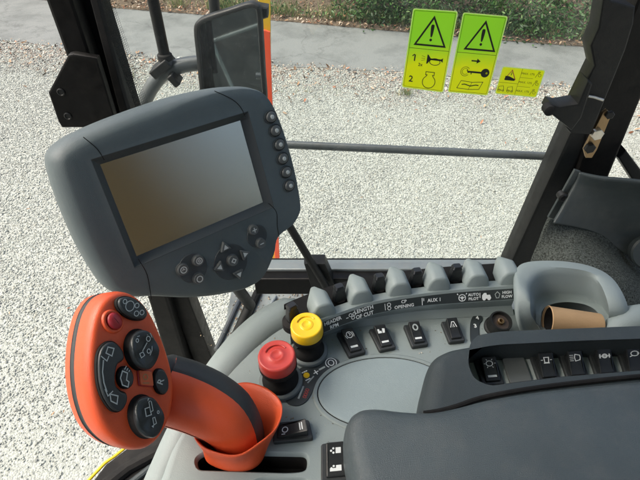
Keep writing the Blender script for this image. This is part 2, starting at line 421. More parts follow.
def scatter_mesh(name, base_v, base_f, pos, rotz, tilt, scl, col, material, kind='stuff', parent=None):
    """many small pieces as one mesh; col is one tint per piece"""
    n = len(pos); bv = np.array(base_v, float); nv = len(bv); bf = np.array(base_f)
    c, s = np.cos(rotz), np.sin(rotz)
    v = bv[None] * scl[:, None, :]
    ct, st = np.cos(tilt[:, 0])[:, None], np.sin(tilt[:, 0])[:, None]
    v = np.stack([v[..., 0], v[..., 1] * ct - v[..., 2] * st, v[..., 1] * st + v[..., 2] * ct], -1)
    ct, st = np.cos(tilt[:, 1])[:, None], np.sin(tilt[:, 1])[:, None]
    v = np.stack([v[..., 0] * ct + v[..., 2] * st, v[..., 1], -v[..., 0] * st + v[..., 2] * ct], -1)
    v = np.stack([v[..., 0] * c[:, None] - v[..., 1] * s[:, None], v[..., 0] * s[:, None] + v[..., 1] * c[:, None], v[..., 2]], -1)
    v = (v + pos[:, None]).reshape(-1, 3)
    f = (bf[None] + (np.arange(n) * nv)[:, None, None]).reshape(-1, bf.shape[1])
    me = bpy.data.meshes.new(name)
    L = ROOT[parent] if parent is not None else Vector((0, 0, 0))
    v = v - np.array(L)
    me.vertices.add(len(v)); me.vertices.foreach_set('co', v.ravel())
    k = f.shape[1]; me.loops.add(f.size); me.loops.foreach_set('vertex_index', f.ravel().astype(np.int32))
    me.polygons.add(len(f)); me.polygons.foreach_set('loop_start', np.arange(0, f.size, k, dtype=np.int32))
    me.update(calc_edges=True); me.validate()
    at = me.attributes.new('tint', 'FLOAT_COLOR', 'POINT')
    cc = np.concatenate([np.repeat(col, nv, 0), np.ones((n * nv, 1))], 1); at.data.foreach_set('color', cc.ravel())
    me.materials.append(M[material]); o = bpy.data.objects.new(name, me); COL.objects.link(o); ROOT[o] = L
    if parent is not None: o.parent = parent
    if kind: o['kind'] = kind
    return o
octa_v = [(1, 0, 0), (0, 1, 0), (-1, 0, 0), (0, -1, 0), (.1, .15, 1), (0, 0, -.6), (.72, .72, .35), (-.7, .66, .3), (-.7, -.74, .4), (.72, -.68, .32)]
octa_f = [(0, 6, 4), (6, 1, 4), (1, 7, 4), (7, 2, 4), (2, 8, 4), (8, 3, 4), (3, 9, 4), (9, 0, 4), (6, 0, 1), (7, 1, 2), (8, 2, 3), (9, 3, 0)]
def smooth_noise(x, y, s, seed):
    r = np.random.RandomState(seed); out = 0
    for k in range(6):
        a = r.rand() * 6.28; f = s * (.6 + r.rand()); out = out + np.sin((x * math.cos(a) + y * math.sin(a)) * f + r.rand() * 6.28)
    return out / 6
GR = .70
def stones():
    N = 370000
    # sample in the ground wedge the window looks on to
    px = rng.rand(N) * 820 - 90; d = 1.2 + rng.rand(N) ** .62 * 7.6
    y = d * (.98); x = (px - 320) / F * np.sqrt(y ** 2 + 9) * .98
    k = (y < ynear(x) + .10 * rng.randn(N)) & (y > .7); x, y = x[k], y[k]; n = len(x)
    dn = ynear(x) - y
    size = rng.gamma(4, .00098, n) + .0020
    w = smooth_noise(x, y, 2.2, 3) + smooth_noise(x, y, 6, 4) * .6
    base = np.array([[.60, .62, .575], [.49, .50, .465], [.66, .68, .63], [.44, .45, .41], [.54, .51, .42], [.33, .335, .31], [.58, .57, .49]])
    idx = rng.choice(7, n, p=[.26, .22, .17, .12, .09, .06, .08]); tr = x * .72 - y * .69 + .12 * smooth_noise(x, y, 1.5, 31)      # old wheel tracks crossing the yard
    tr = -.11 * np.exp(-((np.mod(tr, .95) - .3) / .12) ** 2) + .05 * smooth_noise(x * 3, y * .6, 7, 33)
    col = base[idx] * (1 + .11 * rng.randn(n, 1)) * (1 + .15 * w[:, None] + 1.5 * tr[:, None])
    verge = np.clip((1.15 - dn + .35 * smooth_noise(x, y, 4, 9)) / .9, 0, 1)
    warm = np.array([[.44, .30, .23], [.36, .25, .18], [.54, .44, .37], [.58, .51, .45], [.26, .20, .15]])[rng.choice(5, n)] * (1 + .15 * rng.randn(n, 1))
    t = (rng.rand(n) < verge * .55)[:, None]; col = np.where(t, warm, col)
    size = size * (1 + .8 * verge)
    scl = np.stack([size * (.8 + .6 * rng.rand(n)), size * (.6 + .5 * rng.rand(n)), size * (.30 + .35 * rng.rand(n))], 1)
    z = size * .12 + rng.rand(n) * .004
    scatter_mesh('gravel_stones', octa_v, octa_f, np.stack([x, y, z], 1), rng.rand(n) * 6.28, rng.randn(n, 2) * .32, scl, np.clip(.40 * .30 + col * np.array([.485, .53, .495]), .03, .8) * GR, 'stones')
stones()
leaf_v = [(-.5, 0, 0), (-.15, -.28, .05), (.25, -.24, .06), (.55, 0, -.04), (.25, .24, .06), (-.15, .28, .05), (0, 0, -.02)]
leaf_f = [(0, 1, 6), (1, 2, 6), (2, 3, 6), (3, 4, 6), (4, 5, 6), (5, 0, 6)]
def litter():
    n = 9000; x = rng.rand(n) * 22 - 10; yf = yfar(x); t = rng.rand(n) ** 1.5 * 2.2
    y = yf - .15 + t; z = .03 + .55 * np.clip(t / 3.4, 0, 1) ** 1.3 + .05 * rng.rand(n)
    x2 = rng.rand(1100) * 16 - 7; y2 = ynear(x2) - np.abs(rng.randn(1100)) * .6 + .1
    x3 = rng.rand(90) * 8 - 4; y3 = 1.2 + rng.rand(90) * 5.2
    x = np.concatenate([x, x2, x3]); y = np.concatenate([y, y2, y3]); z = np.concatenate([z, np.full(1190, .03)]); n = len(x)
    base = np.array([[.22, .14, .08], [.30, .22, .15], [.15, .09, .05], [.38, .32, .25], [.26, .12, .07], [.10, .08, .06]])[rng.choice(6, n)]
    s = .022 + .03 * rng.rand(n); s[-90:] *= .45; scatter_mesh('fallen_leaves', leaf_v, leaf_f, np.stack([x, y, z], 1), rng.rand(n) * 6.28, rng.randn(n, 2) * .45, np.stack([s * 1.6, s, s], 1), base * (1 + .2 * rng.randn(n, 1)).clip(.4), 'litter')
litter()
def hedge():
    root = thing('hedge', 'long unclipped dark green hedge growing along the far side of the road', 'hedge', (2, float(yfar(2)) + 1.2, .2))
    # clumps of leaves along the line
    P = []; C = []; S = []
    pal = np.array([[.026, .070, .018], [.044, .110, .026], [.018, .050, .015], [.066, .155, .036], [.036, .082, .028], [.090, .150, .050]])
    ncl = 640
    for i in range(ncl):
        x = -9 + 24 * rng.rand(); left = x < .2
        off = (.12 + 1.3 * rng.rand() ** 1.3) if not left else (1.0 + 1.4 * rng.rand())
        if -1.2 < x < .3: off += .5
        c = np.array([x, yfar(x) + off, .10 + .12 * off + (.05 + 2.2 * rng.rand() ** 1.5) * (1 if off > .5 else .55)])
        k = 130; d = rng.randn(k, 3) * np.array([.24, .22, .20])
        P.append(c + d); tone = pal[rng.randint(6)] * (.55 + .95 * rng.rand()) * (.75 if left else 1.0); C.append(tone * (1 + .28 * rng.randn(k, 1)).clip(.3)); S.append(.03 + .032 * rng.rand(k))
    # ivy trailing over the foot of the bank
    n = 9000; x = -2 + 14 * rng.rand(n); t = np.abs(rng.randn(n)) * .45 + .02 * rng.rand(n); keep = rng.rand(n) < np.clip(.30 + .30 * (x > .2) + .5 * smooth_noise(x, t * 2, 2.5, 21) + .35 * (x > .2), 0, 1)
    x, t = x[keep], t[keep]; n = len(x); P.append(np.stack([x, yfar(x) + t, .06 + .2 * t + .12 * rng.rand(n)], 1)); C.append(pal[rng.choice(6, n)]); S.append(.03 + .03 * rng.rand(n))
    P = np.concatenate(P); C = np.concatenate(C); S = np.concatenate(S); n = len(P); P[:, 2] = np.maximum(P[:, 2], .04)
    scatter_mesh('foliage', leaf_v, leaf_f, P, rng.rand(n) * 6.28, rng.randn(n, 2) * .7 + np.array([.5, 0]), np.stack([S * 1.5, S, S], 1), np.clip(C, .008, .25), 'leaves', kind=None, parent=root)
    for i in range(16):
        mb = MB(); x = -6 + 1.1 * i + .5 * rng.rand(); y = yfar(x) + .9 + 1.1 * rng.rand(); p = Vector((x, y, .15)); path = [p]
        for k in range(5): p = p + Vector((rng.randn() * .12, rng.randn() * .12 - .04, .42)); path.append(p)
        mb.tube(path, [.035, .03, .024, .018, .012, .006], 'bark', 7); mb.build('stem', root)
hedge()
def grass():
    n = 5200; cl = rng.rand(120) * 17 - 3; x = cl[rng.randint(0, 120, n)] + rng.randn(n) * .10; t = .05 + np.abs(rng.randn(n)) * .25; y = yfar(x) + t
    m = 260; x2 = np.concatenate([1.15 + rng.randn(90) * .05, rng.rand(170) * 9 - 3]); y2 = ynear(x2) - .55 - .5 * rng.rand(m); y2[:90] = ynear(1.15) - .75 + rng.randn(90) * .04
    x = np.concatenate([x, x2]); y = np.concatenate([y, y2]); n = len(x)
    bl_v = [(-.08, 0, 0), (.08, 0, 0), (.07, .12, .5), (-.05, .12, .5), (.0, .42, 1)]; bl_f = [(0, 1, 2), (0, 2, 3), (3, 2, 4)]
    s = .10 + .17 * rng.rand(n); s[-m:] *= .45
    pal = np.array([[.12, .17, .05], [.19, .21, .08], [.08, .13, .035], [.27, .25, .13]])[rng.choice(4, n)]
    scatter_mesh('grass', bl_v, bl_f, np.stack([x, y, np.full(n, .02)], 1), rng.rand(n) * 6.28, rng.randn(n, 2) * .25, np.stack([s * .35, s, s], 1), pal * (1 + .2 * rng.randn(n, 1)).clip(.4), 'leaves')
grass()

# ------------------------------------------------------------------ cab frame
YW = .80
cab = thing('harvester_cab', 'black steel harvester cab frame with big clear window facing the gravel yard', 'cab', (.1, .8, 1.75))
def slab(name, pts, y, thick, m, parent, r=.002, extra=None, lean=0):
    fr = FY(y); mb = MB(); mb.prism(fr, fr.U(pts), -thick, 0, r, m, seg=2)
    if extra: extra(mb, fr)
    return mb.build(name, parent)
# left pillar: outer box, inner step and rubber edge
pil = slab('pillar', [(23, -60), (55, -60), (73, 0), (115, 128), (169, 304), (187, 362), (235, 500), (205, 500), (163, 350), (150, 306), (92, 128), (45, 0)], YW - .01, .07, 'black_paint', cab, .006)
slab('door_post', [(57, -60), (78, -60), (97, 0), (191, 304), (214, 363), (262, 480), (236, 480), (194, 363), (172, 304), (76, 0)], YW + .02, .05, 'black_paint', pil, .004)
slab('edge_seal', [(74, -60), (81, -60), (141, 160), (150, 190), (140, 190)], YW - .015, .012, 'black_rubber', pil, .002)
def bplate(mb, fr): pass
br = slab('pillar_bracket', [(68, 55), (73, 54), (97, 58), (118, 128), (62, 128), (58, 122), (48, 93)], YW - .05, .012, 'black_paint', pil, .003)
fr = FY(YW - .05)
for x, y in ((61, 92), (68, 116)):
    mb = MB(); a, b = fr.unp(x, y); mb.lathe(fr.pt(a, b, 0), fr.n, [(.0065, 0), (.0065, .0012), (.005, .002), (.004, .0008)], 'black_plastic', 18); mb.build('bolt', br)
# pane
fr = FY(YW + .012); mb = MB()
mb.flat(fr, fr.U([(84, -60), (640, -60), (560, 180), (520, 290), (170, 290)]), 0, 'pane_glass')
pane = mb.build('window_pane', cab, recalc=False)
mb = MB(); fr = FY(YW + .006)     # printed dot border of the pane
for i in range(-20, 92):
    for j in range(8):
        py = i * 2.0 + (j % 2) * 1.0; px = 100 + .345 * py + j * 1.9 - 1; rr = (1.0 - .08 * j) * YW / 490 * .95
        a, b = fr.unp(px, py); mb.flat(fr, ell(a, b, rr, rr, n=6), 0, 'frit')
mb.build('dot_border', pane, recalc=False)
# sill
mb = MB(); s0 = Yp(240, 276, .775).z
mb.box((.28, .80, s0 - .026), .86, .07, .052, 'black_paint'); sill = mb.build('window_sill', cab, bevel=.003)
mb = MB(); mb.box((.28, .806, s0 + .002), .84, .032, .010, 'aluminium'); mb.build('sill_strip', sill, bevel=.002)
# right post and upper pillar
slab('post', [(576, 120), (594, 128), (535, 256), (528, 275), (505, 275)], YW - .02, .05, 'black_plastic', cab, .006)
up = slab('pillar', [(660, -60), (720, -60), (720, 60), (650, 78), (607, 182), (572, 190), (592, 128), (606, 90), (622, 40)], YW - .03, .07, 'black_paint', cab, .005)
slab('glazing_bar', [(618, 158), (626, 150), (660, 195), (648, 205)], YW - .02, .03, 'black_plastic', up, .003)
hp = slab('hinge_plate', [(584, 150), (603, 113), (607, 110), (612, 114), (597, 150), (592, 158), (586, 158)], YW - .096, .006, 'brass', up, .001)
fr = FY(YW - .096)
for x, y, r in ((609, 114, .007), (596, 133, .010), (589, 147, .009)):
    a, b = fr.unp(x, y); f2 = fr.at(a, b, .3); mb = MB()
    mb.prism(f2, ell(0, 0, r, r, n=6), 0, r * .8, .001, 'zinc' if r > .0095 else 'black_plastic', seg=1); mb.build('bolt', hp)
lb = MB(); fr = FY(YW - .10)
lb.prism(fr, fr.U([(604, -8), (612, 0), (636, 7), (634, 24), (626, 50), (604, 104), (591, 135), (571, 134), (566, 128), (575, 104), (594, 66), (590, 46), (598, 28)]), -.03, 0, .003, 'black_plastic', seg=2)
fr2 = FY(YW - .125); lb.prism(fr2, fr2.U([(548, 112), (552, 105), (560, 107), (578, 104), (588, 80), (593, 84), (582, 118), (572, 131)]), -.03, 0, .003, 'black_plastic', seg=2)
lat = lb.build('latch_bracket', up)
mb = MB(); a, b = fr2.unp(549, 110); mb.lathe(fr2.pt(a, b, 0), fr2.n, [(.008, -.01), (.008, .004), (.005, .006)], 'black_rubber', 16); mb.build('rubber_stop', lat)
mb = MB(); fq = FY(YW - .0995); mb.tube([Yp(x, y, YW - .102) for x, y in ((603, 100), (594, 97), (588, 96))], .0022, 'zinc', 8); mb.build('spring_clip', lat)
# charcoal trim and carpet under the right pillar
def patch(name, cols, m, parent, nsub=6, thick=.006):
    """cols: grid rows of (px,py,y-depth); smooth surface with thickness"""
    rows = [[tuple(Yp(*p)) for p in r] for r in cols]
    rows = [catm(r, nsub, False) for r in rows]; T = list(zip(*rows)); T = [catm(c, nsub, False) for c in T]
    mb = MB(); mb.loft([[Vector(p) for p in r] for r in T], m, closed=False)
    o = mb.build(name, parent, smooth=60); s = o.modifiers.new('thickness', 'SOLIDIFY'); s.thickness = thick; s.offset = 0
    return o
trim = patch('side_trim', [[(579, 172, .735), (600, 177, .72), (640, 181, .70), (700, 190, .66)],
                           [(574, 185, .730), (600, 195, .73), (640, 200, .72), (700, 212, .68)],
                           [(562, 208, .715), (598, 218, .73), (632, 235, .725), (700, 255, .69)],
                           [(553, 223, .70), (596, 233, .725), (622, 252, .715), (700, 300, .66)]], 'trim_charcoal', cab)
slab('side_trim_flange', [(575, 170), (581, 172), (577, 190), (565, 212), (558, 225), (552, 224), (548, 218)], .7325, .005, 'trim_charcoal', trim, .002)
mb = MB(); fr = FY(.728); a, b = fr.unp(563, 197); mb.lathe(fr.pt(a, b, 0), fr.n, [(.009, -.01), (.009, .003), (.006, .005), (.002, .003)], 'black_plastic', 18)
fr = FY(.70); a, b = fr.unp(640, 243)
mb.build('trim_plug', trim)
mb = MB(); q = Yp(651, 253, .69); mb.lathe(q, (-.25, -.85, .45), [(.035, -.02), (.035, 0), (.032, .004), (0.0005, .004)], 'trim_charcoal', 32); mb.build('trim_boss', trim)
patch('carpet_lining', [[(549, 218, .705), (575, 224, .728), (600, 230, .735), (640, 250, .735), (700, 280, .70)],
                        [(541, 235, .70), (575, 240, .69), (605, 248, .70), (645, 275, .70), (700, 300, .66)],
                        [(531, 262, .69), (570, 262, .64), (615, 275, .62), (650, 300, .62), (700, 330, .62)],
                        [(520, 300, .68), (570, 300, .60), (620, 320, .58), (660, 340, .56), (720, 350, .56)]], 'carpet', cab)
# floor behind the console
mb = MB(); mb.box((.175, .70, 2.02), .82, .34, .03, 'dusty_floor')
flo = mb.build('cab_floor', cab, bevel=.004)
mb = MB()
for a, b, r, m_ in (((258, 292), (226, 362), .011, 'black_rubber'), ((243, 292), (216, 350), .006, 'mast_grey'), ((276, 296), (250, 340), .004, 'aluminium')):
    mb.tube([Z(*a, 2.040), Z(*b, 2.040)], r, m_, 10)
mb.build('floor_seal', flo)
n_ = 900; px_ = 215 + rng.rand(n_) * 125; py_ = 276 + rng.rand(n_) ** 1.5 * 70; ps_ = np.array([tuple(Z(a_, b_, 2.036)) for a_, b_ in zip(px_, py_)]); ps_ = ps_[(ps_[:, 1] < .86) & (ps_[:, 0] > -.226)]; n_ = len(ps_)
sz_ = .0007 + .0022 * rng.rand(n_) ** 2; pc_ = np.array([[.20, .15, .10], [.12, .09, .06], [.32, .28, .22], [.16, .15, .13]])[rng.choice(4, n_)]
scatter_mesh('floor_dirt', octa_v, octa_f, ps_, rng.rand(n_) * 6.28, rng.randn(n_, 2) * .3, np.stack([sz_ * 1.7, sz_, sz_ * .6], 1), pc_, 'litter')
# door sill bottom left
dz = 2.12
mb = MB(); fr = FZ(dz); mb.prism(fr, fr.U([(88, 486), (105, 464), (150, 430), (205, 395), (300, 395), (300, 560), (60, 560)]), -.08, 0, .006, 'black_rubber', seg=2)
ds = mb.build('door_sill', cab)
mb = MB()
mb.tube([Z(x, y, dz + .004) for x, y in ((100, 490), (128, 468), (180, 440))], .012, 'black_rubber', 10)
mb.tube([Z(x, y, dz + .002) for x, y in ((122, 490), (150, 468), (200, 445))], .006, 'charcoal', 10)
mb.build('sill_seal', ds)
mb = MB(); mb.tube([Z(x, y, dz - .03) for x, y in ((80, 490), (87, 482), (105, 463), (115, 456), (150, 428))], .003, 'body_yellow', 10); mb.build('yellow_edge', ds)
# behind the viewer (seen only in reflections)
mb = MB(); mb.box((.44, -.09, 2.74), .46, .06, .95, 'reflection_brown', Matrix.Rotation(R(48), 3, 'Z')); mb.build('reflection_panel', cab, bevel=.01)  # unseen panel added so the screen reflects brown
mb = MB(); mb.box((-1.2, -2.4, 1.9), 2.4, 2.0, 1.6, 'body_dark'); mb.box((.2, -3.2, 2.2), 2.8, 1.6, 2.2, 'body_dark'); mb.build('engine_hood', cab, bevel=.03)

def refl(px, py, t):
    n = Vector((1, -.05, 0)).normalized().cross(Vector((0, .05, 1)).normalized()); o = Yp(230, 50, 1.10); r = ray(px, py)
    p = CAM + r * ((o - CAM).dot(n) / r.dot(n)); d = r.normalized(); return p + (d - n * 2 * d.dot(n)) * t
mb = MB(); mb.tube([refl(202, 22, 1.55), refl(234, 92, 1.7)], .009, 'console_grey', 10); mb.build('reflected_tube', cab)  # tubes added out of view so the mirror reflects thin lines
mb = MB(); mb.tube([refl(203, 60, 2.0), refl(206, 120, 2.0)], .010, 'console_dark_grey', 10); mb.build('reflected_tube', cab)
mb = MB(); mb.tube([refl(196, 47, 2.2), refl(262, 24, 2.2)], .010, 'console_dark_grey', 10); mb.build('reflected_tube', cab)
mb = MB(); mb.box((.1, -.25, 3.72), 1.9, 1.95, .10, 'hatch_grey'); mb.build('roof', cab, bevel=.02)
# window bar
mb = MB(); A, B = Yp(285, 144.5, .90), Yp(575, 157.5, .855); mb.tube([A - (B - A) * .2, B], .0085, 'mast_grey', 16)
tag(mb.build('guard_bar'), 'thin dark metal bar running level across the outside of the window', 'bar')
# strut from sill up behind the monitor
root = thing('window_strut', 'slim black strut slanting up from window sill behind the display', 'strut', Yp(328, 288, .74))
mb = MB(); mb.tube([Yp(240, 140, .77), Yp(262, 180, .77), Yp(293, 232, .765), Yp(328, 290, .74)], .0085, 'black_plastic', 14); mb.build('rod', root)
fr = FY(.755); mb = MB(); mb.prism(fr, fr.U([(304, 264), (325, 264), (336, 288), (312, 290)]), -.03, 0, .002, 'black_plastic', seg=2); mb.build('foot_bracket', root)

# ------------------------------------------------------------------ outside: mirror, rail, marker
root = thing('side_mirror', 'large rounded rectangular rear view mirror with black housing outside the window', 'mirror', Yp(230, 90, 1.12))
fr = Frame(Yp(230, 50, 1.10), (1, -.05, .0), (0, .05, 1)); out = catm(fr.U([(193, 30), (197, 21), (206, 16), (228, 9), (247, 3), (256, 4), (261, 10), (263, 35), (265, 70), (267, 105), (262, 112), (235, 118), (212, 120), (203, 112), (199, 90), (196, 60)]), 4)
mb = MB(); p = ccw(out); rings = []
for ins, h in ((.02, -.055), (.004, -.04), (0, -.015), (.001, -.003), (.004, 0), (.009, 0), (.0115, -.003), (.012, -.006)): rings.append([fr.pt(x, y, h) for x, y in inset(p, ins)])
mb.loft(rings, 'black_plastic', c0=True); ho = mb.build('mirror_housing', root, smooth=50)
mb = MB(); mb.flat(fr, inset(p, .0118), -.005, 'mirror_glass'); mb.build('mirror_glass', ho, recalc=False)
mb = MB(); mb.tube([Yp(*q) for q in ((215, 14, 1.16), (213, -10, 1.16), (211, -50, 1.16))], .012, 'black_plastic', 12)
fr3 = FY(1.12); mb.build('mirror_stem', root); mb = MB(); mb.prism(fr3, fr3.U([(257, 6), (268, 8), (268, 18), (262, 20)]), -.03, 0, .003, 'black_plastic', seg=1); mb.build('mirror_hinge', root)
path = catm([Yp(*q) for q in ((132, 145, 1.13), (141, 112, 1.13), (150, 90, 1.13), (163, 74, 1.13), (180, 66, 1.13), (206, 62, 1.14), (225, 60, 1.15))], 6, False)
mb = MB(); mb.tube(path, .0175, 'mast_grey', 18); arm = mb.build('mirror_arm', root)
mb = MB(); c = Yp(162, 60, 1.13); rot = Matrix.Rotation(R(-35), 3, 'Y')
mb.box(c + Vector((0, -.005, -.012)), .055, .05, .022, 'black_plastic', rot); mb.box(c + Vector((.028, -.02, -.035)), .016, .04, .03, 'black_plastic', rot); mb.build('clamp', arm, bevel=.003)
root = thing('grab_rail', 'straight black upright tube clamped to the bent mirror arm', 'rail', Yp(164, 58, 1.12))
mb = MB(); mb.tube([Yp(149, -50, 1.12), Yp(153, 0, 1.12), Yp(165, 57, 1.12)], .0125, 'black_paint', 16); mb.build('tube', root)
mb = MB(); mb.lathe(Yp(165, 57, 1.12), (0, 0, 1), [(.017, -.006), (.017, .006), (.014, .009)], 'black_rubber', 18); mb.build('collar', root)
root = thing('marker_board', 'tall narrow orange and yellow marker board standing outside beside the mirror', 'marker', Yp(272, 262, 1.3))
def strip(name, pts, y, m):
    fr = FY(y); mb = MB(); mb.prism(fr, fr.U(pts), -.006, 0, .001, m, seg=1); return mb.build(name, root)
strip('yellow_strip', [(257, -60), (270, -60), (271, 92), (278, 268), (268, 268), (260, 92)], 1.30, 'marker_yellow')
strip('orange_panel', [(261, 34), (264, 30), (270, 32), (272, 92), (280, 268), (275.5, 268), (265, 92)], 1.29, 'marker_orange')

# ------------------------------------------------------------------ window decals
def decal(name, px, W, H, label, art, back='decal_green'):
    y = YW + .009; q = Quad(*[Yp(a, b, y) for a, b in px], W, H); mb = MB()
    o = rrect(0, 0, W, H, .004); o2 = rrect(0, 0, W - .0028, H - .0028, .003); mb.loft([[q.pt(x, y, .0008) for x, y in o], [q.pt(x, y, .0008) for x, y in o2]], 'decal_edge')
    mb.flat(q, o2, .0008, back); art(mb, q, .0011)
    return tag(mb.build(name, recalc=False), label, 'sticker', 'warning stickers on the window glass')
K = 'black_print'
def tri(mb, q, h, cx, cy, w, hh, sw):
    mb.stroke(q, [(cx - w / 2, cy - hh / 2), (cx + w / 2, cy - hh / 2), (cx, cy + hh / 2)], sw, h, K, True)
    mb.stroke(q, [(cx - w / 2 - .0022, cy - hh / 2 - .0014), (cx + w / 2 + .0022, cy - hh / 2 - .0014), (cx, cy + hh / 2 + .0028)], .0005, h, K, True)
    mb.flat(q, catm([(cx - .0014, cy - hh * .16), (cx + .0014, cy - hh * .16), (cx + .0026, cy + hh * .20), (cx, cy + hh * .26), (cx - .0026, cy + hh * .20)], 4), h, K)
    mb.flat(q, ell(cx, cy - hh * .30, .0021, .0021, n=14), h, K)
def frame_lines(mb, q, h, W, H, div):
    mb.stroke(q, rrect(0, 0, W - .006, H - .006, .002), .0005, h, K, True)
    mb.stroke(q, [(-W / 2 + .003, div), (W / 2 - .003, div)], .0006, h, K)
W1, H1 = .070, .126
def art1(mb, q, h):
    frame_lines(mb, q, h, W1, H1, .004); tri(mb, q, h, .000, .031, .047, .041, .0024)
    mb.text(q, '1', -.022, -.011, .0145, h, K); mb.stroke(q, [(-.0215, -.0055), (-.0250, -.0085)], .0016, h, K); mb.text(q, '2', -.022, -.046, .0145, h, K); mb.text(q, '2x', -.010, -.021, .007, h, K)
    for k in (-1, 0, 1): mb.stroke(q, [(-.010, -.0105 + k * .004), (-.004, -.0105 + k * .0022)], .0005, h, K)
    mb.flat(q, [(-.001, -.004), (.0005, -.004), (.005, -.0095), (.022, -.0095), (.025, -.0075), (.025, -.0145), (.022, -.0122), (.005, -.0122), (.0005, -.0185), (-.001, -.0185)], h, K)
    mb.stroke(q, ell(.0125, -.0145, .0085, .0052, n=22), .0011, h, K, True)
    mb.stroke(q, ell(.008, -.048, .0105, .0105, n=24, a0=R(125), a1=R(415), endpoint=True) + [(.0125, -.0365), (.0150, -.0365), (.0150, -.0315), (.0010, -.0315), (.0010, -.0365), (.0035, -.0365)], .0011, h, K, True)
def art2(mb, q, h):
    frame_lines(mb, q, h, W1, H1, .004); tri(mb, q, h, .003, .031, .047, .041, .0024)
    mb.stroke(q, [(-.006, -.0075), (.004, -.0075)], .0022, h, K); mb.flat(q, [(.003, -.0035), (.009, -.0075), (.003, -.0115)], h, K)
    mb.flat(q, ell(.021, -.0255, .0072, .0072, n=22), h, K); mb.stroke(q, [(.016, -.0255), (-.008, -.0255)], .0030, h, K)
    mb.stroke(q, [(-.007, -.0275), (-.010, -.0225)], .0016, h, K); mb.stroke(q, [(-.002, -.026), (-.002, -.0295)], .0016, h, K)
    mb.flat(q, ell(.0235, -.0255, .0018, .0018, n=10), h + .0002, 'decal_green')
    mb.stroke(q, ell(-.0125, -.0255, .0075, .0075, n=22, a0=R(40), a1=R(320), endpoint=True), .0007, h, K)
    mb.stroke(q, ell(-.0125, -.0255, .0050, .0050, n=18, a0=R(40), a1=R(320), endpoint=True), .0006, h, K)
    mb.stroke(q, [(-.021, -.054), (-.001, -.055), (.017, -.0535), (.021, -.0405), (.003, -.0425), (-.016, -.041)], .0009, h, K, True)
    mb.stroke(q, [(-.001, -.055), (.003, -.0425)], .0006, h, K)
    mb.stroke(q, [(-.014, -.0475), (-.009, -.0465), (.001, -.049), (.010, -.0465), (.015, -.0470)], .0016, h, K)
W3, H3 = .066, .047
def art3(mb, q, h):
    mb.stroke(q, [(-.002, .0225), (-.002, -.022)], .0004, h, K); mb.stroke(q, [(-.032, -.003), (-.002, -.003)], .0004, h, K)
    mb.stroke(q, [(-.002, .008), (.018, .008)], .0004, h, K); mb.stroke(q, [(-.002, -.007), (.018, -.007)], .0004, h, K)
    mb.stroke(q, [(-.0245, .0035), (-.0085, .0035), (-.0165, .0185)], .0012, h, 'red_print', True)
    mb.flat(q, [(-.0245, .0085), (-.019, .0085), (-.009, .0045), (-.009, .0015), (-.0245, .0015)], h + .0002, K); mb.stroke(q, [(-.0165, .010), (-.0160, .015)], .0012, h, K)
    for y, t in ((.0150, 'MAX. 17%'), (.0005, 'MAX. 12%'), (-.0145, 'MAX. 17%')):
        mb.text(q, t, .0085, y, .0048, h, K, bold=0); a = q
        mb.stroke(q, [(.021, y - .005), (.0225, y), (.0265, y + .0045)], .0006, h, K); mb.stroke(q, ell(.0268, y - .001, .0022, .0022, n=10), .0005, h, K, True); mb.stroke(q, ell(.0245, y + .0035, .0014, .0014, n=8), .0005, h, K, True)
    for x in (-.026, -.012):
        mb.stroke(q, [(x - .004, -.016), (x - .004, -.010), (x + .003, -.0085), (x + .005, -.016)], .0006, h, K, True); mb.stroke(q, ell(x - .002, -.0165, .002, .002, n=8), .0006, h, K, True); mb.stroke(q, ell(x + .004, -.0168, .0014, .0014, n=8), .0006, h, K, True)
decal('warning_sticker', [(413, 8), (458, 11), (443, 92.5), (401.5, 87)], W1, H1, 'green yellow warning sticker on window showing horn and engine, numbered 1 and 2', art1)
decal('warning_sticker', [(463, 12), (508, 16), (487.5, 95.5), (447.5, 92)], W1, H1, 'green yellow warning sticker on window showing arrow, key and open book', art2)
decal('warning_sticker', [(502.5, 66), (545.5, 70), (536, 97.5), (494.5, 93.5)], W3, H3, 'small low yellow sticker on window listing maximum slope percentages', art3, 'decal_yellow')

# ------------------------------------------------------------------ display monitor
sM = .19 / .211 * .92
cM = c2w(Vector((-.18017, .07664, -.69746)) * sM) + CAM
Rm = [(0.76900041, -0.21578809, 0.60172574), (0.39134801, 0.90320991, -0.17623451), (-0.50545534, 0.37100858, 0.77901703)]
uM = c2w([r[0] for r in Rm]); vM = c2w([r[1] for r in Rm])
fm = Frame(cM, uM, vM)
mon = thing('display_monitor', 'dark grey in-cab display monitor with blank screen, tilted on its bracket', 'monitor', Yp(200, 340, .62))
SW, SH = .211 * sM, .132 * sM
out = [(50, 161), (54, 150), (64, 141), (80, 132), (118, 116), (170, 98), (212, 88), (240, 85), (258, 88), (268, 95), (276, 108), (286, 135), (296, 172), (301, 200), (301, 212), (294, 225), (279, 238), (275, 255), (265, 278), (248, 291), (222, 298), (190, 301), (155, 300), (135, 301), (120, 298), (108, 291), (97, 276), (82, 250), (66, 214), (54, 180)]
po = ccw(catm(fm.U(out), 5)); N = len(po)
ang = [math.atan2(y, x) for x, y in po]
def ray_rect(t, w, h, r=.004):
    c, s = math.cos(t), math.sin(t); k = min(w / 2 / max(abs(c), 1e-9), h / 2 / max(abs(s), 1e-9)); return (c * k, s * k)
cx0, cy0 = 0, 0
scr = [ray_rect(a, SW, SH) for a in ang]
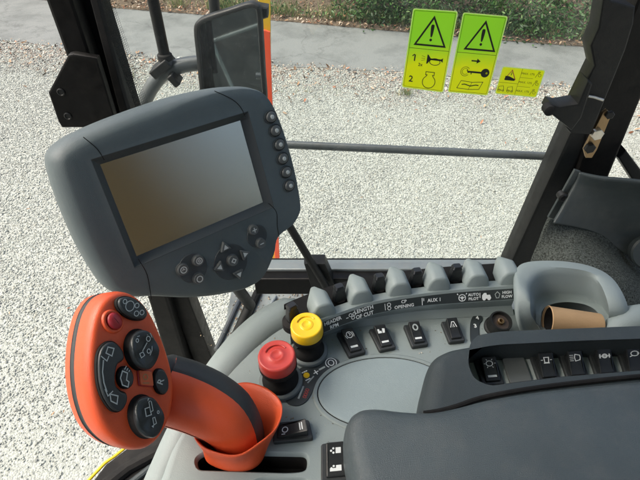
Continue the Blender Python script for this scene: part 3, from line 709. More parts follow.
# snap the nearest ring points on to the true corners
for sx in (-1, 1):
    for sy in (-1, 1):
        i = min(range(N), key=lambda k: (scr[k][0] - sx * SW / 2) ** 2 + (scr[k][1] - sy * SH / 2) ** 2); scr[i] = (sx * SW / 2, sy * SH / 2)
def grow(p, d): return [(x + d * (1 if x > SW / 2 - 1e-4 else -1 if x < -SW / 2 + 1e-4 else 0), y + d * (1 if y > SH / 2 - 1e-4 else -1 if y < -SH / 2 + 1e-4 else 0)) for x, y in p]
def mixr(p, q, t): return [(a * (1 - t) + c * t, b * (1 - t) + d * t) for (a, b), (c, d) in zip(p, q)]
rim = grow(scr, .009)
def bev(k):
    a = ang[k]; c, sn = math.cos(a), math.sin(a)
    return 1 - .85 * max(0, c) ** .7 - .35 * max(0, -sn)
bv = [max(.14, bev(k)) for k in range(N)]
def vin(p, d):
    q = inset(p, d); return [(x + (u - x) * f, y + (v - y) * f) for (x, y), (u, v), f in zip(p, q, bv)]
rings = []
for p, h in ((inset(po, .030), -.062), (inset(po, .012), -.056), (inset(po, .003), -.046), (po, -.034), (inset(po, .0005), -.020), (vin(po, .003), -.010), (vin(po, .007), -.0045), (vin(po, .0115), -.0012), (vin(po, .015), .0002), (mixr(vin(po, .015), rim, .35), .0007), (mixr(vin(po, .015), rim, .7), .0009), (rim, .001)):
    rings.append([fm.pt(x, y, h) for x, y in p])
mb = MB(); mb.loft(rings, 'monitor_grey', c0=True)
mb.loft([[fm.pt(x, y, .001) for x, y in rim], [fm.pt(x, y, .0012) for x, y in grow(scr, .0085)], [fm.pt(x, y, -.0075) for x, y in grow(scr, .0015)], [fm.pt(x, y, -.008) for x, y in scr], [fm.pt(x, y, -.0105) for x, y in scr]], 'monitor_rim')
hs = mb.build('housing', mon, smooth=60)
mb = MB(); mb.prism(fm, rrect(0, 0, SW + .001, SH + .001, .002), -.012, -.0085, 0, 'screen_glass'); mb.build('screen', mon)
# seam lines, chin panel edge and side lozenge
mb = MB()
def seam(pts, w=.0009, m='black_rubber', h=.0011):
    mb.stroke(fm, catm(fm.U(pts), 5, False), w, h, m)
mb = None
for pts in ([(214, 91), (231, 99), (240, 107), (245, 117)], [(83, 137), (97, 149), (104, 160)], [(268, 203), (276, 212), (277, 226), (279, 238)], [(138, 259), (147, 275), (151, 299)]):
    mb = MB(); seam(pts); mb.build('seam', hs, recalc=False)
def hf(x, y, h=.001): return fm.unp(x, y, h)
# six side keys
side = [(270.5, 117), (275, 130.5), (279, 144.5), (282.5, 158.5), (286, 172), (289, 185.5)]
for x, y in side:
    a, b = hf(x, y); f2 = fm.at(a, b, R(14), .001)
    mb = MB(); mb.loft([[f2.pt(px, py, h) for px, py in ell(0, 0, r * 1.15, r, n=28)] for r, h in ((.0085, 0), (.0084, .0012), (.0076, .0016), (.0070, -.0004))], 'monitor_rim')
    mb.loft([[f2.pt(px, py, h) for px, py in ell(0, 0, r * 1.15, r, n=28)] for r, h in ((.0068, -.0004), (.0067, .0022), (.0058, .0036), (.0035, .0044))], 'key_grey', c1=True)
    o = mb.build('key', mon)
    mb = MB(); mb.loft([[f2.pt(px, py, h) for px, py in ell(0, 0, r, r, n=18)] for r, h in ((.0028, .004), (.0027, .0050), (.0018, .0055))], 'key_white', c1=True); mb.build('key_light', o)
# round dished fields on the chin and their keys
mb = MB()
for cx, cy, r in ((231, 262, .0235), (193, 268, .0185), (257, 236, .0150)):
    a, b = hf(cx, cy); f2 = fm.at(a, b, 0, .001)
    mb.loft([[f2.pt(px, py, h) for px, py in ell(0, 0, rr, rr, n=48)] for rr, h in ((r, 0), (r - .0005, .0007), (r - .0015, .0008), (r - .004, .0004), (.001, .0003))], 'monitor_rim', c1=True)
mb.build('key_field', hs)
def rkey(x, y, r, art=None):
    a, b = hf(x, y); f2 = fm.at(a, b, R(0), .0014); mb = MB()
    mb.loft([[f2.pt(px, py, h) for px, py in ell(0, 0, q, q, n=28)] for q, h in ((r * 1.18, -.001), (r * 1.15, .0006), (r, .0008), (r, .0035), (r * .92, .0048), (r * .5, .0046))], 'key_grey', c1=True)
    if art: art(mb, f2, .0052, r)
    return mb.build('key', mon)
def a_ring(mb, f, h, r): mb.stroke(f, ell(0, 0, r * .55, r * .55, n=16), r * .18, h, 'key_white', True)
def a_dot(mb, f, h, r): a_ring(mb, f, h, r); mb.stroke(f, ell(0, 0, r * .2, r * .25, n=8), r * .16, h, 'key_white', True)
def a_home(mb, f, h, r): a_ring(mb, f, h, r); mb.stroke(f, [(-r * .25, -r * .1), (0, r * .25), (r * .25, -r * .1)], r * .15, h, 'key_white')
def a_plus(mb, f, h, r): mb.stroke(f, [(-r * .5, 0), (r * .5, 0)], r * .22, h, 'key_white'); mb.stroke(f, [(0, -r * .5), (0, r * .5)], r * .22, h + .0001, 'key_white')
def a_minus(mb, f, h, r): mb.stroke(f, [(-r * .45, 0), (r * .45, 0)], r * .22, h, 'key_white')
def a_sq(mb, f, h, r): g = f.at(0, 0, R(45)); mb.stroke(g, [(-r * .3, -r * .3), (r * .3, -r * .3), (r * .3, r * .3), (-r * .3, r * .3)], r * .2, h, 'key_white', True)
rkey(182, 269, .0068, a_home); rkey(197.5, 260, .0066, a_dot); rkey(198, 278, .0066, a_ring)
rkey(232, 260, .0070, a_sq); rkey(252.5, 229.5, .0064, a_plus); rkey(260, 243, .0064, a_minus)
for x, y, rot in ((224, 246.5, 0), (244, 253.5, -90), (218, 267, 90), (238, 274, 180)):
    a, b = hf(x, y); f2 = fm.at(a, b, R(rot), .0014); mb = MB(); t = rpoly([(-.0078, -.0052), (.0078, -.0052), (.0, .0078)], .0022)
    mb.prism(f2, t, -.001, .0042, .0012, 'key_grey', seg=2); mb.flat(f2, [(-.0035, -.0028), (.0035, -.0028), (0, .0035)], .0044, 'key_white'); mb.build('arrow_key', mon)
# bracket arm behind
ba = fm.pt(.0, -.03, -.06)
mb = MB(); mb.tube([ba, ba + Vector((-.005, .03, -.06)), Vector(Yp(250, 305, .70)), Vector(Yp(232, 345, .66)), Vector(Yp(222, 390, .60))], .012, 'black_plastic', 16)
mb.lathe(ba - fm.n * .004, -fm.n, [(.045, -.01), (.045, .012), (.03, .02)], 'black_plastic', 28); mb.build('bracket_arm', mon)

# ------------------------------------------------------------------ console
zc = 2.52; FD = FZ(zc)
con = thing('armrest_console', 'light grey curved control console with switches, label strip and cup holder', 'console', (.08, .33, 2.40))
deck = catm([(140, 560), (150, 505), (160, 474), (168, 450), (180, 425), (200, 390), (220, 360), (250, 329), (284, 306), (298, 306), (308, 320), (322, 329)], 3, False) + [(345, 324), (360, 319), (400, 312), (440, 308), (480, 306), (519, 306), (540, 318), (700, 335), (720, 520), (700, 560)]
dpts = ccw(FD.U(deck))
def bean(pts, r): return rpoly(FD.U(pts), r, 6)
slotL = bean([(193, 458), (205, 450), (310, 452), (309, 472), (290, 474), (196, 471)], .012)
slotB = bean([(252, 480), (262, 476.5), (305, 477), (312, 482), (312, 500), (250, 500)], .010)
mb = MB(); mb.prism(FD, dpts, -.10, 0, .010, 'console_grey', holes=[slotL, slotB], seg=5)
for s in (slotL, slotB):
    s = ccw(s)
    mb.loft([[FD.pt(x, y, h) for x, y in q] for q, h in ((s, 0), (inset(s, .0012), -.0012), (inset(s, .0025), -.006))], 'console_grey')
    mb.loft([[FD.pt(x, y, h) for x, y in q] for q, h in ((inset(s, .0025), -.006), (inset(s, .004), -.03))], 'black_rubber', c1=True)
body = mb.build('console_body', con, smooth=40)
# rounded lip on the left
mb = MB(); pth = catm([tuple(Z(x, y, z)) for x, y, z in ((150, 520, 2.494), (172, 468, 2.496), (190, 430, 2.498), (214, 390, 2.500), (239, 355, 2.504), (264, 330, 2.508), (284, 317, 2.510), (292, 313, 2.507), (298, 311, 2.500))], 4, False)
k = len(pth); rad = [.020 + .004 * math.sin(i / k * 3.1) if i < k - 6 else .020 * math.sqrt(max(.05, 1 - ((i - (k - 6)) / 5.6) ** 2)) for i in range(k)]
mb.tube(pth, rad, 'console_grey', 24); mb.build('console_lip', body, smooth=80)
# riser, strip and ledge
X = [296, 308, 322, 345, 375, 418, 460, 490, 514]
r0 = [354, 344, 336.5, 330, 325, 320, 317.5, 316, 315]
r1 = [348, 340, 333, 323.5, 313.5, 305.8, 302.6, 300.6, 298.8]
r2 = [336, 329, 322.5, 313.3, 304, 296.8, 292.2, 290, 288.4]
z1, z2 = 2.546, 2.556
def rowp(r, z, xs=None): return catm([tuple(Z(x, y, z)) for x, y in zip(X, r)], 6, False)
P0 = [Vector(p) for p in rowp(r0, zc + .0005)]; P1 = [Vector(p) for p in rowp(r1, z1)]; P2 = [Vector(p) for p in rowp(r2, z2)]
mid = [a.lerp(b, .5) + Vector((0, .006, -.004)) for a, b in zip(P0, P1)]
P1b = [a + (a - b).normalized() * .001 for a, b in zip(P1, P2)]
P3 = [b + (b - a).normalized() * .002 + Vector((0, .0005, .0012)) for a, b in zip(P1, P2)]
nrm = []
for i in range(len(P2)):
    t = (P2[min(i + 1, len(P2) - 1)] - P2[max(i - 1, 0)]); t.z = 0; t.normalize(); nrm.append((t, Vector((-t.y, t.x, 0))))
P4 = [p + n * .006 + Vector((0, 0, .0005)) for p, (t, n) in zip(P3, nrm)]; P5 = [p + n * .012 + Vector((0, 0, -.002)) for p, (t, n) in zip(P3, nrm)]; P6 = [p + n * .013 + Vector((0, 0, -.05)) for p, (t, n) in zip(P3, nrm)]
mb = MB(); mb.loft([P0, mid, P1b, P2, P3, P4, P5, P6], 'console_dark_grey', closed=False)
mb.mats[0] = 'console_grey'; ris = mb.build('riser', con, smooth=50)
sl = slice(6, None)
mb = MB(); mb.loft([[p + n * a + Vector((0, 0, b)) for p, (t, n) in zip(P3, nrm)][sl] for a, b in ((.0125, -.012), (.055, -.016), (.058, -.10))], 'black_rubber', closed=False); mb.build('lever_tray', con)
# strip with lettering
def strip_at(px):
    f = np.interp(px, X, range(len(X))) * 6; i = int(min(max(f, 1), len(P1) - 2)); t = f - i
    a = P1[i].lerp(P1[i + 1], t); b = P2[i].lerp(P2[i + 1], t); tan = (P1[i + 1] + P2[i + 1] - P1[i - 1] - P2[i - 1]).normalized()
    return Frame(a.lerp(b, .5), tan, b - a), (b - a).length
mb = MB(); e = [(a - b).normalized() for a, b in zip(P2, P1)]
nn = [(P1[min(i + 1, len(P1) - 1)] - P1[max(0, i - 1)]).cross(P2[i] - P1[i]).normalized() for i in range(len(P1))]
i0 = 9
mb.loft([[p + n * .0008 for p, n in zip(P1, nn)][i0:], [p + n * .0008 for p, n in zip(P2, nn)][i0:]], 'strip_black', closed=False)
Wp = 'white_print'
def tx(px, lines, size=.0066, al='c', m=Wp):
    f, H = strip_at(px); n = len(lines)
    for k, t in enumerate(lines): mb.text(f, t, 0, ((n - 1) / 2 - k) * size * 1.05 , size, .0014, m, al, .022)
tx(334, ['HEADER', 'RPM'], .0060); tx(365, ['LENGTH', 'OF CUT'], .0064); tx(404, ['CP', 'OPENING'], .0056); tx(433, ['AUX 1'], .0060); tx(472, ['AUTO', 'PILOT'], .0048); tx(504.5, ['HIGH', 'FLOW'], .0048)
f, H = strip_at(351); mb.stroke(f, [(-.006, 0), (-.003, 0)], .0008, .0014, Wp)
for x, y in ((0, .002), (.0025, -.002), (.005, .002)): mb.stroke(f, ell(x, y, .0019, .0019, n=10), .0007, .0014, Wp, True)
f, H = strip_at(388)
for x, y in ((.002, .002), (.002, -.0025)): mb.stroke(f, ell(x, y, .0021, .0021, n=10), .0007, .0014, Wp, True)
mb.stroke(f, [(-.003, .004), (-.003, -.004)], .0007, .0014, Wp)
f, H = strip_at(422.5); mb.stroke(f, [(-.001, .004), (-.001, -.005)], .001, .0014, Wp); mb.stroke(f, [(.001, .0035), (.001, 0)], .0008, .0014, Wp)
f, H = strip_at(461.5); mb.stroke(f, ell(0, -.0005, .0042, .0040, n=18), .0009, .0014, Wp, True); mb.stroke(f, ell(0, -.0005, .0012, .0012, n=8), .0012, .0014, Wp, True); mb.stroke(f, [(-.0035, 0), (.0035, 0)], .0008, .0014, Wp); mb.stroke(f, [(0, -.0005), (0, -.004)], .0008, .0015, Wp)
for s in (-1, 1): mb.flat(f, [(s * .0045, .003), (s * .0065, .004), (s * .0055, .0055)], .0014, Wp)
f, H = strip_at(486)
mb.stroke(f, [(-.0085, .004), (-.0085, -.002)], .0009, .0014, Wp); mb.flat(f, [(-.006, -.0035), (-.006, .0005), (-.0035, .0035), (-.0005, .0035), (0, .001), (.004, .001), (.0055, -.0035)], .0014, Wp)
for x in (-.0035, .0025): mb.flat(f, ell(x, -.0035, .0021, .0021, n=12), .0015, Wp)
f, H = strip_at(496); mb.stroke(f, [(-.003, .001), (0, .004), (.003, .001), (.0015, -.0035), (-.0015, -.0035)], .0008, .0014, 'grey_print', True)
mb.build('label_strip', ris, recalc=False)
# fins between the finger levers
def fin(px, w=.0285, hgt=.0215, dep=.044):
    f, H = strip_at(px); f = Frame(f.pt(0, H / 2 + .0045, 0), (f.u.x, f.u.y * .6, 0), (0, 0, 1)); t = Vector((f.u.x, f.u.y, 0)).normalized(); bk = Vector((-t.y, t.x, 0))
    o = f.o + bk * .0005 + Vector((0, 0, -.004)); prof = []
    for k in range(29):
        a = math.pi * k / 28; c_ = math.cos(a); x = -math.copysign(abs(c_) ** .62, c_) * w / 2; y = math.sin(a)
        prof.append((x * (1.06 - .12 * y), y ** .85 * hgt))
    rings = []
    for d, s, dz in ((.0035, .80, -.003), (.0012, .93, -.0012), (0, 1.0, 0), (.0, 1.0, .0)): pass
    for d, ins in ((0, .0028), (.0009, .0010), (.0028, 0), (dep * .55, .001), (dep, .010)):
        ww = (w / 2 - ins) / (w / 2); hh = (hgt - ins * 1.0) / hgt * (1 if d < dep * .9 else .7)
        rings.append([o + t * x * ww + bk * d + Vector((0, 0, y * hh)) + bk * (y * .12 * (1 if d < dep * .9 else .3)) for x, y in prof])
    mb = MB(); mb.loft(rings, 'console_grey', closed=False); mb.add(rings[0], [list(range(len(prof)))], 'console_grey'); mb.add(rings[-1], [list(range(len(prof)))], 'console_grey')
    return mb.build('divider_fin', con, smooth=50)
for x in (328, 365, 401.5, 438.5, 477, 510): fin(x)
def lever(px, dx=0, hgt=.0165):
    f, H = strip_at(px); t = Vector((f.u.x, f.u.y, 0)).normalized(); bk = Vector((-t.y, t.x, 0)); o = f.pt(0, H / 2, 0) + bk * .024 + Vector((0, 0, -.010)); mb = MB()
    mb.lathe(o, (0, 0, 1), [(.013, -.006), (.013, .003), (.011, .005), (.0085, .007), (.008, .010)], 'black_rubber', 24)
    fr = Frame(o + Vector((0, 0, .010)), t, bk)
    mb.loft([[fr.pt(x, y, h) for x, y in rrect(0, h * .12, w, d, .002)] for w, d, h in ((.016, .010, 0), (.013, .008, .012), (.011, .0085, hgt * .8), (.012, .010, hgt), (.009, .007, hgt + .003))], 'switch_black', c0=True, c1=True)
    return mb.build('finger_lever', con, smooth=40)
for x in (307, 350, 387, 422, 461): lever(x)

# rocker switches on the deck
SWN = (.024, .040)
def rocker(parent, quad, z, art=None, bar=True, mat_f='switch_frame', W=.024, H=.040, tilt=1, name='rocker_switch', lift=.0, W2=None):
    q = Quad(*[Z(x, y, z) for x, y in quad], W, H); mb = MB()
    mb.prism(q, rrect(0, 0, W, H, .003), -.004, .0032, .0014, mat_f, seg=3); o = mb.build(name, parent)
    w, l = W * .66, H * .78; mb = MB(); base = ccw(rrect(0, 0, w, l, .0018))
    top = lambda y: .0080 + tilt * .0042 * (y / (l / 2)) + .0016 * (abs(y) / (l / 2)) ** 2
    mb.loft([[q.pt(x, y, .002) for x, y in base], [q.pt(x, y, top(y) - .0012) for x, y in base], [q.pt(x, y, top(y) - .0003) for x, y in inset(base, .0005)], [q.pt(x, y, top(y)) for x, y in inset(base, .0014)]], 'switch_black', c0=True)
    g = 10; ins = inset(base, .0014); xa = w / 2 - .0014; ya = l / 2 - .0014
    mb.loft([[q.pt(xa * s, ya * (2 * k / g - 1), top(ya * (2 * k / g - 1))) for s in (-1, 0, 1)] for k in range(g + 1)], 'switch_black', closed=False)
    class T:   # drawing on the curved rocker top
        @staticmethod
        def pt(a, b, h=0): return q.pt(a, b, top(b) + h)
    if art: art(mb, T, .0003, w, l)
    if bar: mb.flat(T, [(-w * .30, -l * .34), (w * .30, -l * .34), (w * .30, -l * .25), (-w * .30, -l * .25)], .0003, 'white_print')
    mb.build('rocker', o, recalc=False); return o
def i_q(mb, T, h, w, l):
    mb.stroke(T, ell(0, l * .22, w * .24, w * .24, n=16), .0009, h, Wp, True); mb.stroke(T, [(-w * .04, l * .30), (w * .08, l * .24), (0, l * .18)], .0009, h, Wp)
    for s in (-1, 1): mb.stroke(T, ell(0, l * .22, w * .36, w * .36, n=6, a0=R(90 - 50) if s > 0 else R(90 + 90), a1=R(-30) if s > 0 else R(230), endpoint=True), .0007, h, Wp)
def i_truck(mb, T, h, w, l):
    mb.flat(T, [(-w * .32, l * .12), (-w * .32, l * .30), (-w * .16, l * .30), (-w * .16, l * .22), (0, l * .22), (0, l * .12)], h, Wp); mb.flat(T, [(w * .05, l * .12), (w * .10, l * .32), (w * .32, l * .30), (w * .25, l * .12)], h, Wp)
def i_gear(mb, T, h, w, l): mb.stroke(T, ell(0, l * .22, w * .2, w * .24, n=12), .0018, h, 'grey_print', True)
def i_fold(mb, T, h, w, l): mb.stroke(T, [(-w * .28, l * .05), (-w * .1, l * .30), (w * .1, l * .30), (w * .28, l * .05)], .0010, h, Wp); mb.stroke(T, [(-w * .08, l * .05), (w * .0, l * .2), (w * .08, l * .05)], .0008, h, Wp)
def i_lamp(mb, T, h, w, l):
    mb.stroke(T, [(w * .0, l * .08), (-w * .05, l * .22), (w * .0, l * .34), (w * .30, l * .30), (w * .34, l * .22), (w * .30, l * .12)], .0010, h, Wp, True)
    for k in range(4): mb.stroke(T, [(-w * .38, l * (.10 + .07 * k)), (-w * .12, l * (.10 + .07 * k))], .0007, h, Wp)
def i_beacon(mb, T, h, w, l):
    mb.stroke(T, [(-w * .2, l * .08), (w * .2, l * .08)], .0011, h, Wp); mb.stroke(T, [(-w * .13, l * .1), (-w * .16, l * .3), (w * .16, l * .3), (w * .13, l * .1)], .0010, h, Wp, True)
    for s in (-1, 1): mb.stroke(T, [(s * w * .24, l * .2), (s * w * .38, l * .2)], .0008, h, Wp)
def i_work(mb, T, h, w, l):
    mb.stroke(T, ell(-w * .02, l * .22, w * .22, w * .22, n=12), .0010, h, Wp, True)
    for a in range(0, 360, 60): c, s = math.cos(R(a)), math.sin(R(a)); mb.stroke(T, [(w * .3 * c, l * .22 + w * .3 * s), (w * .42 * c, l * .22 + w * .42 * s)], .0007, h, Wp)
def i_axle(mb, T, h, w, l):
    mb.stroke(T, [(-w * .4, l * .2), (w * .4, l * .2)], .0012, h, Wp); mb.stroke(T, ell(0, l * .2, w * .15, w * .15, n=10), .0016, h, Wp, True)
    for s in (-1, 1): mb.stroke(T, [(s * w * .32, l * .12), (s * w * .32, l * .28)], .0016, h, Wp)
def i_rear(mb, T, h, w, l): mb.stroke(T, ell(w * .05, l * .22, w * .26, w * .2, n=12), .0011, h, Wp, True); mb.stroke(T, [(-w * .3, l * .1), (-w * .12, l * .14)], .001, h, Wp); mb.stroke(T, [(w * .2, l * .22), (w * .36, l * .22)], .001, h, Wp)
def i_box2(mb, T, h, w, l):
    for s in (1, -1):
        mb.flat(T, [(w * .02, s * l * .25 - l * .08), (w * .02, s * l * .25 + l * .08), (w * .30, s * l * .25 + l * .08), (w * .30, s * l * .25 - l * .08)], h, Wp)
        for dx, dy in ((-.22, 0), (-.1, .06), (-.1, -.06)): mb.flat(T, ell(w * dx, s * l * .25 + l * dy, w * .06, w * .06, n=8), h, Wp)
rocker(con, [(336, 334), (354, 331.5), (366, 353.5), (349, 358.5)], zc + .002, i_q)
rocker(con, [(368.5, 330.5), (386, 328), (396, 349), (379.5, 352.5)], zc + .002, i_truck)
rocker(con, [(403, 326.5), (419.5, 325), (428.5, 346), (412, 348.5)], zc + .002, i_gear)
rocker(con, [(440.5, 323), (457, 321.5), (465, 342), (449, 344)], zc + .002, i_fold, bar=False)
rocker(con, [(321, 445), (348, 442.5), (351, 482), (321, 485)], zc + .002, i_box2, W=.026, H=.040)
def i_lift(mb, T, h, w, l):
    mb.stroke(T, ell(0, l * .24, w * .2, w * .2, n=14), .0010, h, Wp, True); mb.stroke(T, [(-w * .32, l * .24), (-w * .32, l * .36)], .0010, h, Wp)
    for k in (-.26, -.33): mb.stroke(T, [(-w * .28, l * k), (w * .28, l * k)], .0012, h, Wp)
rocker(con, [(273, 444), (274, 424), (309, 421), (313.5, 440)], zc + .002, i_lift, bar=False, W=.022, H=.040, tilt=-1)
# round hatch lid
mb = MB(); hatch = FD.U(ell(385, 394, 67, 35.5, 0, 72)); hp = ccw(hatch)
mb.loft([[FD.pt(x, y, h) for x, y in q] for q, h in ((inset(hp, -.0060), .0004), (inset(hp, -.0045), .0016), (inset(hp, -.0014), .0016), (inset(hp, -.0008), .0008))], 'console_grey')
mb.loft([[FD.pt(x, y, .0009) for x, y in inset(hp, -.0012)], [FD.pt(x, y, .0009) for x, y in inset(hp, .0006)]], 'black_rubber')
mb.loft([[FD.pt(x, y, h) for x, y in q] for q, h in ((hp, .0006), (inset(hp, .0006), .0018), (inset(hp, .002), .0022), (inset(hp, .0026), .0022))], 'hatch_grey', c1=True); mb.build('hatch_lid', con)
# dark label plate by the push buttons
lp = rpoly([(332, 357), (340, 361), (338, 368), (326, 374), (316, 384), (311, 396), (305, 404), (296, 407), (286, 404), (284, 394), (292, 378), (300, 368), (318, 362)], 5, 4)
mb = MB(); mb.prism(FD, FD.U(lp), 0, .0012, .0004, 'strip_black', seg=1)
def dpt(x, y, rot=0): a, b = FD.unp(x, y); return FD.at(a, b, rot, .0012)
f = dpt(331, 363.5, .35); mb.stroke(f, ell(0, 0, .0062, .0062, n=20, a0=R(-40), a1=R(230), endpoint=True), .0010, .0003, Wp); mb.stroke(f, ell(0, 0, .0032, .0036, n=16), .0010, .0003, Wp, True)
f = dpt(322, 369, .55); mb.stroke(f, [(-.004, 0), (.004, 0)], .0022, .0003, 'grey_print')
f = dpt(316, 373, .6); mb.stroke(f, [(-.0032, 0), (.0032, 0)], .0011, .0003, Wp); mb.stroke(f, [(0, -.0032), (0, .0032)], .0011, .0004, Wp)
f = dpt(306.5, 376, .5); mb.flat(f, ell(0, 0, .0036, .0036, n=14), .0003, 'yellow_button')
for k in (-1, 0, 1): mb.stroke(f, [(k * .0024 - .001, .005), (k * .0024 + .001, .005)], .0014, .0003, Wp)
mb.stroke(f, [(-.004, -.0055), (.002, -.0055)], .0014, .0003, Wp)
f = dpt(311, 380, .9); mb.stroke(f, [(-.006, 0), (.005, 0)], .0016, .0003, 'grey_print')
f = dpt(301, 393, 1.25); mb.stroke(f, [(-.008, 0), (.008, 0)], .0020, .0003, 'grey_print')
f = dpt(306, 394, 1.25)
for k in range(4): mb.stroke(f, rrect(-.0045 + k * .003, 0, .0020, .0034, .0005, seg=1), .0006, .0003, 'red_print', True)
mb.build('label_plate', con, recalc=False)
# push buttons
def push(px, py, m, name, label, s=1.0, dx=0):
    o = Z(px, py, zc); ax = Vector((dx, 0, 1)).normalized()
    mb = MB(); mb.lathe(o, ax, [(.0225 * s, 0), (.0225 * s, .004), (.0215 * s, .0055), (.0185 * s, .006), (.0180 * s, .003)], 'console_dark_grey', 40, c0=False)
    mb.lathe(o, ax, [(.0185 * s, .001), (.0185 * s, .008), (.0165 * s, .012), (.0140 * s, .0135), (.0122 * s, .018), (.0122 * s, .024), (.0150 * s, .028), (.0182 * s, .030), (.0188 * s, .033), (.0188 * s, .037), (.016 * s, .0385)], 'black_rubber', 40); b = mb.build('push_button', con, smooth=50)
    mb = MB(); mb.lathe(o, ax, [(.0176 * s, .036), (.0182 * s, .0368), (.0184 * s, .0375), (.0182 * s, .0490), (.0177 * s, .0506), (.0168 * s, .0513), (.0160 * s, .0514), (.0148 * s, .0509), (.0080 * s, .0508), (.0074 * s, .0513), (.0050 * s, .0514), (.0044 * s, .0509), (.0004, .0508)], m, 56)
    t_ = Frame(o + ax * .0516, (1, .25, 0), (-.25, 1, 0)); mb.tube([t_.pt(a_, b_) for a_, b_ in ell(0, 0, .0115 * s, .0115 * s, n=14, a0=R(30), a1=R(150), endpoint=True)], .0007, m, 6)
    c = mb.build('button_cap', b, smooth=40); c['label'] = label
push(309, 352, 'yellow_button', 'push_button', 'round yellow push button cap', .98, -.04)
push(281, 382, 'red_button', 'push_button', 'round red push button cap', 1.08, -.04)
# cup shaped knob and its 3-4 scale
o = Z(496, 328, zc); mb = MB(); ax = Vector((.05, -.18, 1))
mb.lathe(o, ax, [(.0150, 0), (.0150, .003), (.0130, .004), (.0134, .018), (.0128, .0195), (.0112, .0195), (.0102, .0150)], 'black_plastic', 36, c1=False)
mb.lathe(o, ax, [(.0102, .0150), (.0050, .0147), (.0004, .0147)], 'knob_brown', 36, c0=False)
kn = mb.build('rotary_knob', con, smooth=45); mb = MB(); mb.lathe(o, ax, [(.0040, .0148), (.0040, .0180), (.0038, .0185), (.0022, .0190), (.0016, .0150), (.0002, .0150)], 'brass', 24); mb.build('brass_core', kn)
mb = MB(); mb.prism(FD, FD.U(catm([(470, 326), (472, 318), (476, 315), (481, 316), (482.5, 320), (479.5, 325), (479, 332), (480, 344), (471, 344)], 4)), 0, .0012, .0004, 'strip_black', seg=1)
f = dpt(477, 318.5); mb.text(f, '4', 0, 0, .0075, .0004, Wp, bold=.03); f = dpt(474.8, 326.5); mb.text(f, '3', 0, 0, .0078, .0004, Wp, bold=.03); mb.build('scale_plate', con, recalc=False)
# cup holder
ZL = [0, 0, 0, 0, 0, 0, 0, .25, .85, 1, 1, .45]
def cr(pts, z): return [Vector(p) for p in catm([tuple(Z(x, y, z + (max(0, z - 2.530)) * -k)) for (x, y), k in zip(pts, ZL)], 5)]
A = [(515, 290), (516, 270), (528, 262), (560, 261), (590, 266), (611, 277), (624, 296), (628, 314), (617, 331), (575, 336), (530, 335), (518, 318)]
B = [(520, 292), (521, 273), (531, 266), (560, 265), (589, 270), (608, 280), (619, 298), (623, 314), (613, 328), (575, 333), (534, 332), (521, 316)]
Cc = [(530, 300), (530, 284), (541, 272), (563, 270), (586, 273), (598, 281), (606, 297), (609, 314), (604, 325), (575, 329), (545, 328), (532, 317)]
Df = [(536, 314), (537, 304), (545, 298), (565, 297), (587, 299), (600, 305), (608, 315), (611, 324), (604, 333), (575, 337), (546, 335), (537, 324)]
Eh = [(541, 319), (542, 311), (549, 305), (565, 302), (583, 304), (594, 309), (600, 316), (601, 323), (595, 330), (572, 334), (548, 332), (541, 327)]
zt = 2.578; zf = 2.537
mb = MB(); mb.loft([cr(A, 2.45) , [p + Vector((0, 0, -.006)) for p in cr(A, zt - .0025)], cr(A, zt - .0025), cr([(a * .45 + c * .55, b * .45 + d * .55) for (a, b), (c, d) in zip(A, B)], zt - .0003), cr(B, zt), cr([((a + c) / 2, (b + d) / 2) for (a, b), (c, d) in zip(B, Cc)], zt + .0005), cr(Cc, zt - .002), cr([(a * .8 + c * .2, b * .8 + d * .2) for (a, b), (c, d) in zip(Cc, Df)], zt - .008), cr([(a * .15 + c * .85, b * .15 + d * .85) for (a, b), (c, d) in zip(Cc, Df)], zf + .004), cr(Df, zf), cr(Eh, zf - .0005), cr([(572 + (x - 572) * .98, 319 + (y - 319) * .98) for x, y in Eh], zf - .003)], 'console_grey')
E2 = [(572 + (x - 572) * .98, 319 + (y - 319) * .98) for x, y in Eh]; e2 = cr(E2, zf - .003)
mb.loft([e2, [p + Vector((0, 0, -.05)) for p in e2]], 'console_dark_grey', c1=True); mb.build('cup_holder', con, smooth=55)
mb = MB(); mb.tube([Z(x, y, z) for x, y, z in ((606, 340, 2.545), (618, 330, 2.550), (632, 322, 2.552), (660, 318, 2.552), (720, 318, 2.55))], [.008, .016, .019, .019, .019], 'console_grey', 20); mb.build('end_lobe', con, smooth=70)
# kraft paper cup lying in the holder
root = thing('paper_cup', 'brown kraft paper cup lying on its side in the grey cup holder', 'cup', Z(570, 325, 2.53))
a = Z(547, 320.5, 2.546); b = Z(599, 326.5, 2.545); ax = (b - a); L_ = ax.length; ax.normalize()
mb = MB(); mb.lathe(a, ax, [(.0155, .002), (.0172, .0), (.0178, .001), (.0172, .003), (.0152, L_ * .97), (.0149, L_)], 'kraft_card', 40, c0=False, c1=True); cu = mb.build('cup_body', root, smooth=40)
mb = MB(); mb.lathe(a, ax, [(.0162, .0010), (.0142, L_ * .9)], 'dark_inside', 40, c0=False, c1=True); mb.build('cup_inside', cu)

n_ = 420; px_ = 200 + rng.rand(n_) * 320; py_ = 328 + rng.rand(n_) * 114; ps_ = np.array([tuple(Z(a_, b_, zc + .0004)) for a_, b_ in zip(px_, py_)])
sz_ = .00025 + .0007 * rng.rand(n_) ** 3; pc_ = np.array([[.30, .24, .15], [.12, .10, .07], [.45, .42, .36], [.20, .17, .12]])[rng.choice(4, n_)]
cr_ = scatter_mesh('dust_crumbs', octa_v, octa_f, ps_, rng.rand(n_) * 6.28, rng.randn(n_, 2) * .3, np.stack([sz_ * 1.8, sz_, sz_ * .7], 1), pc_, 'litter')
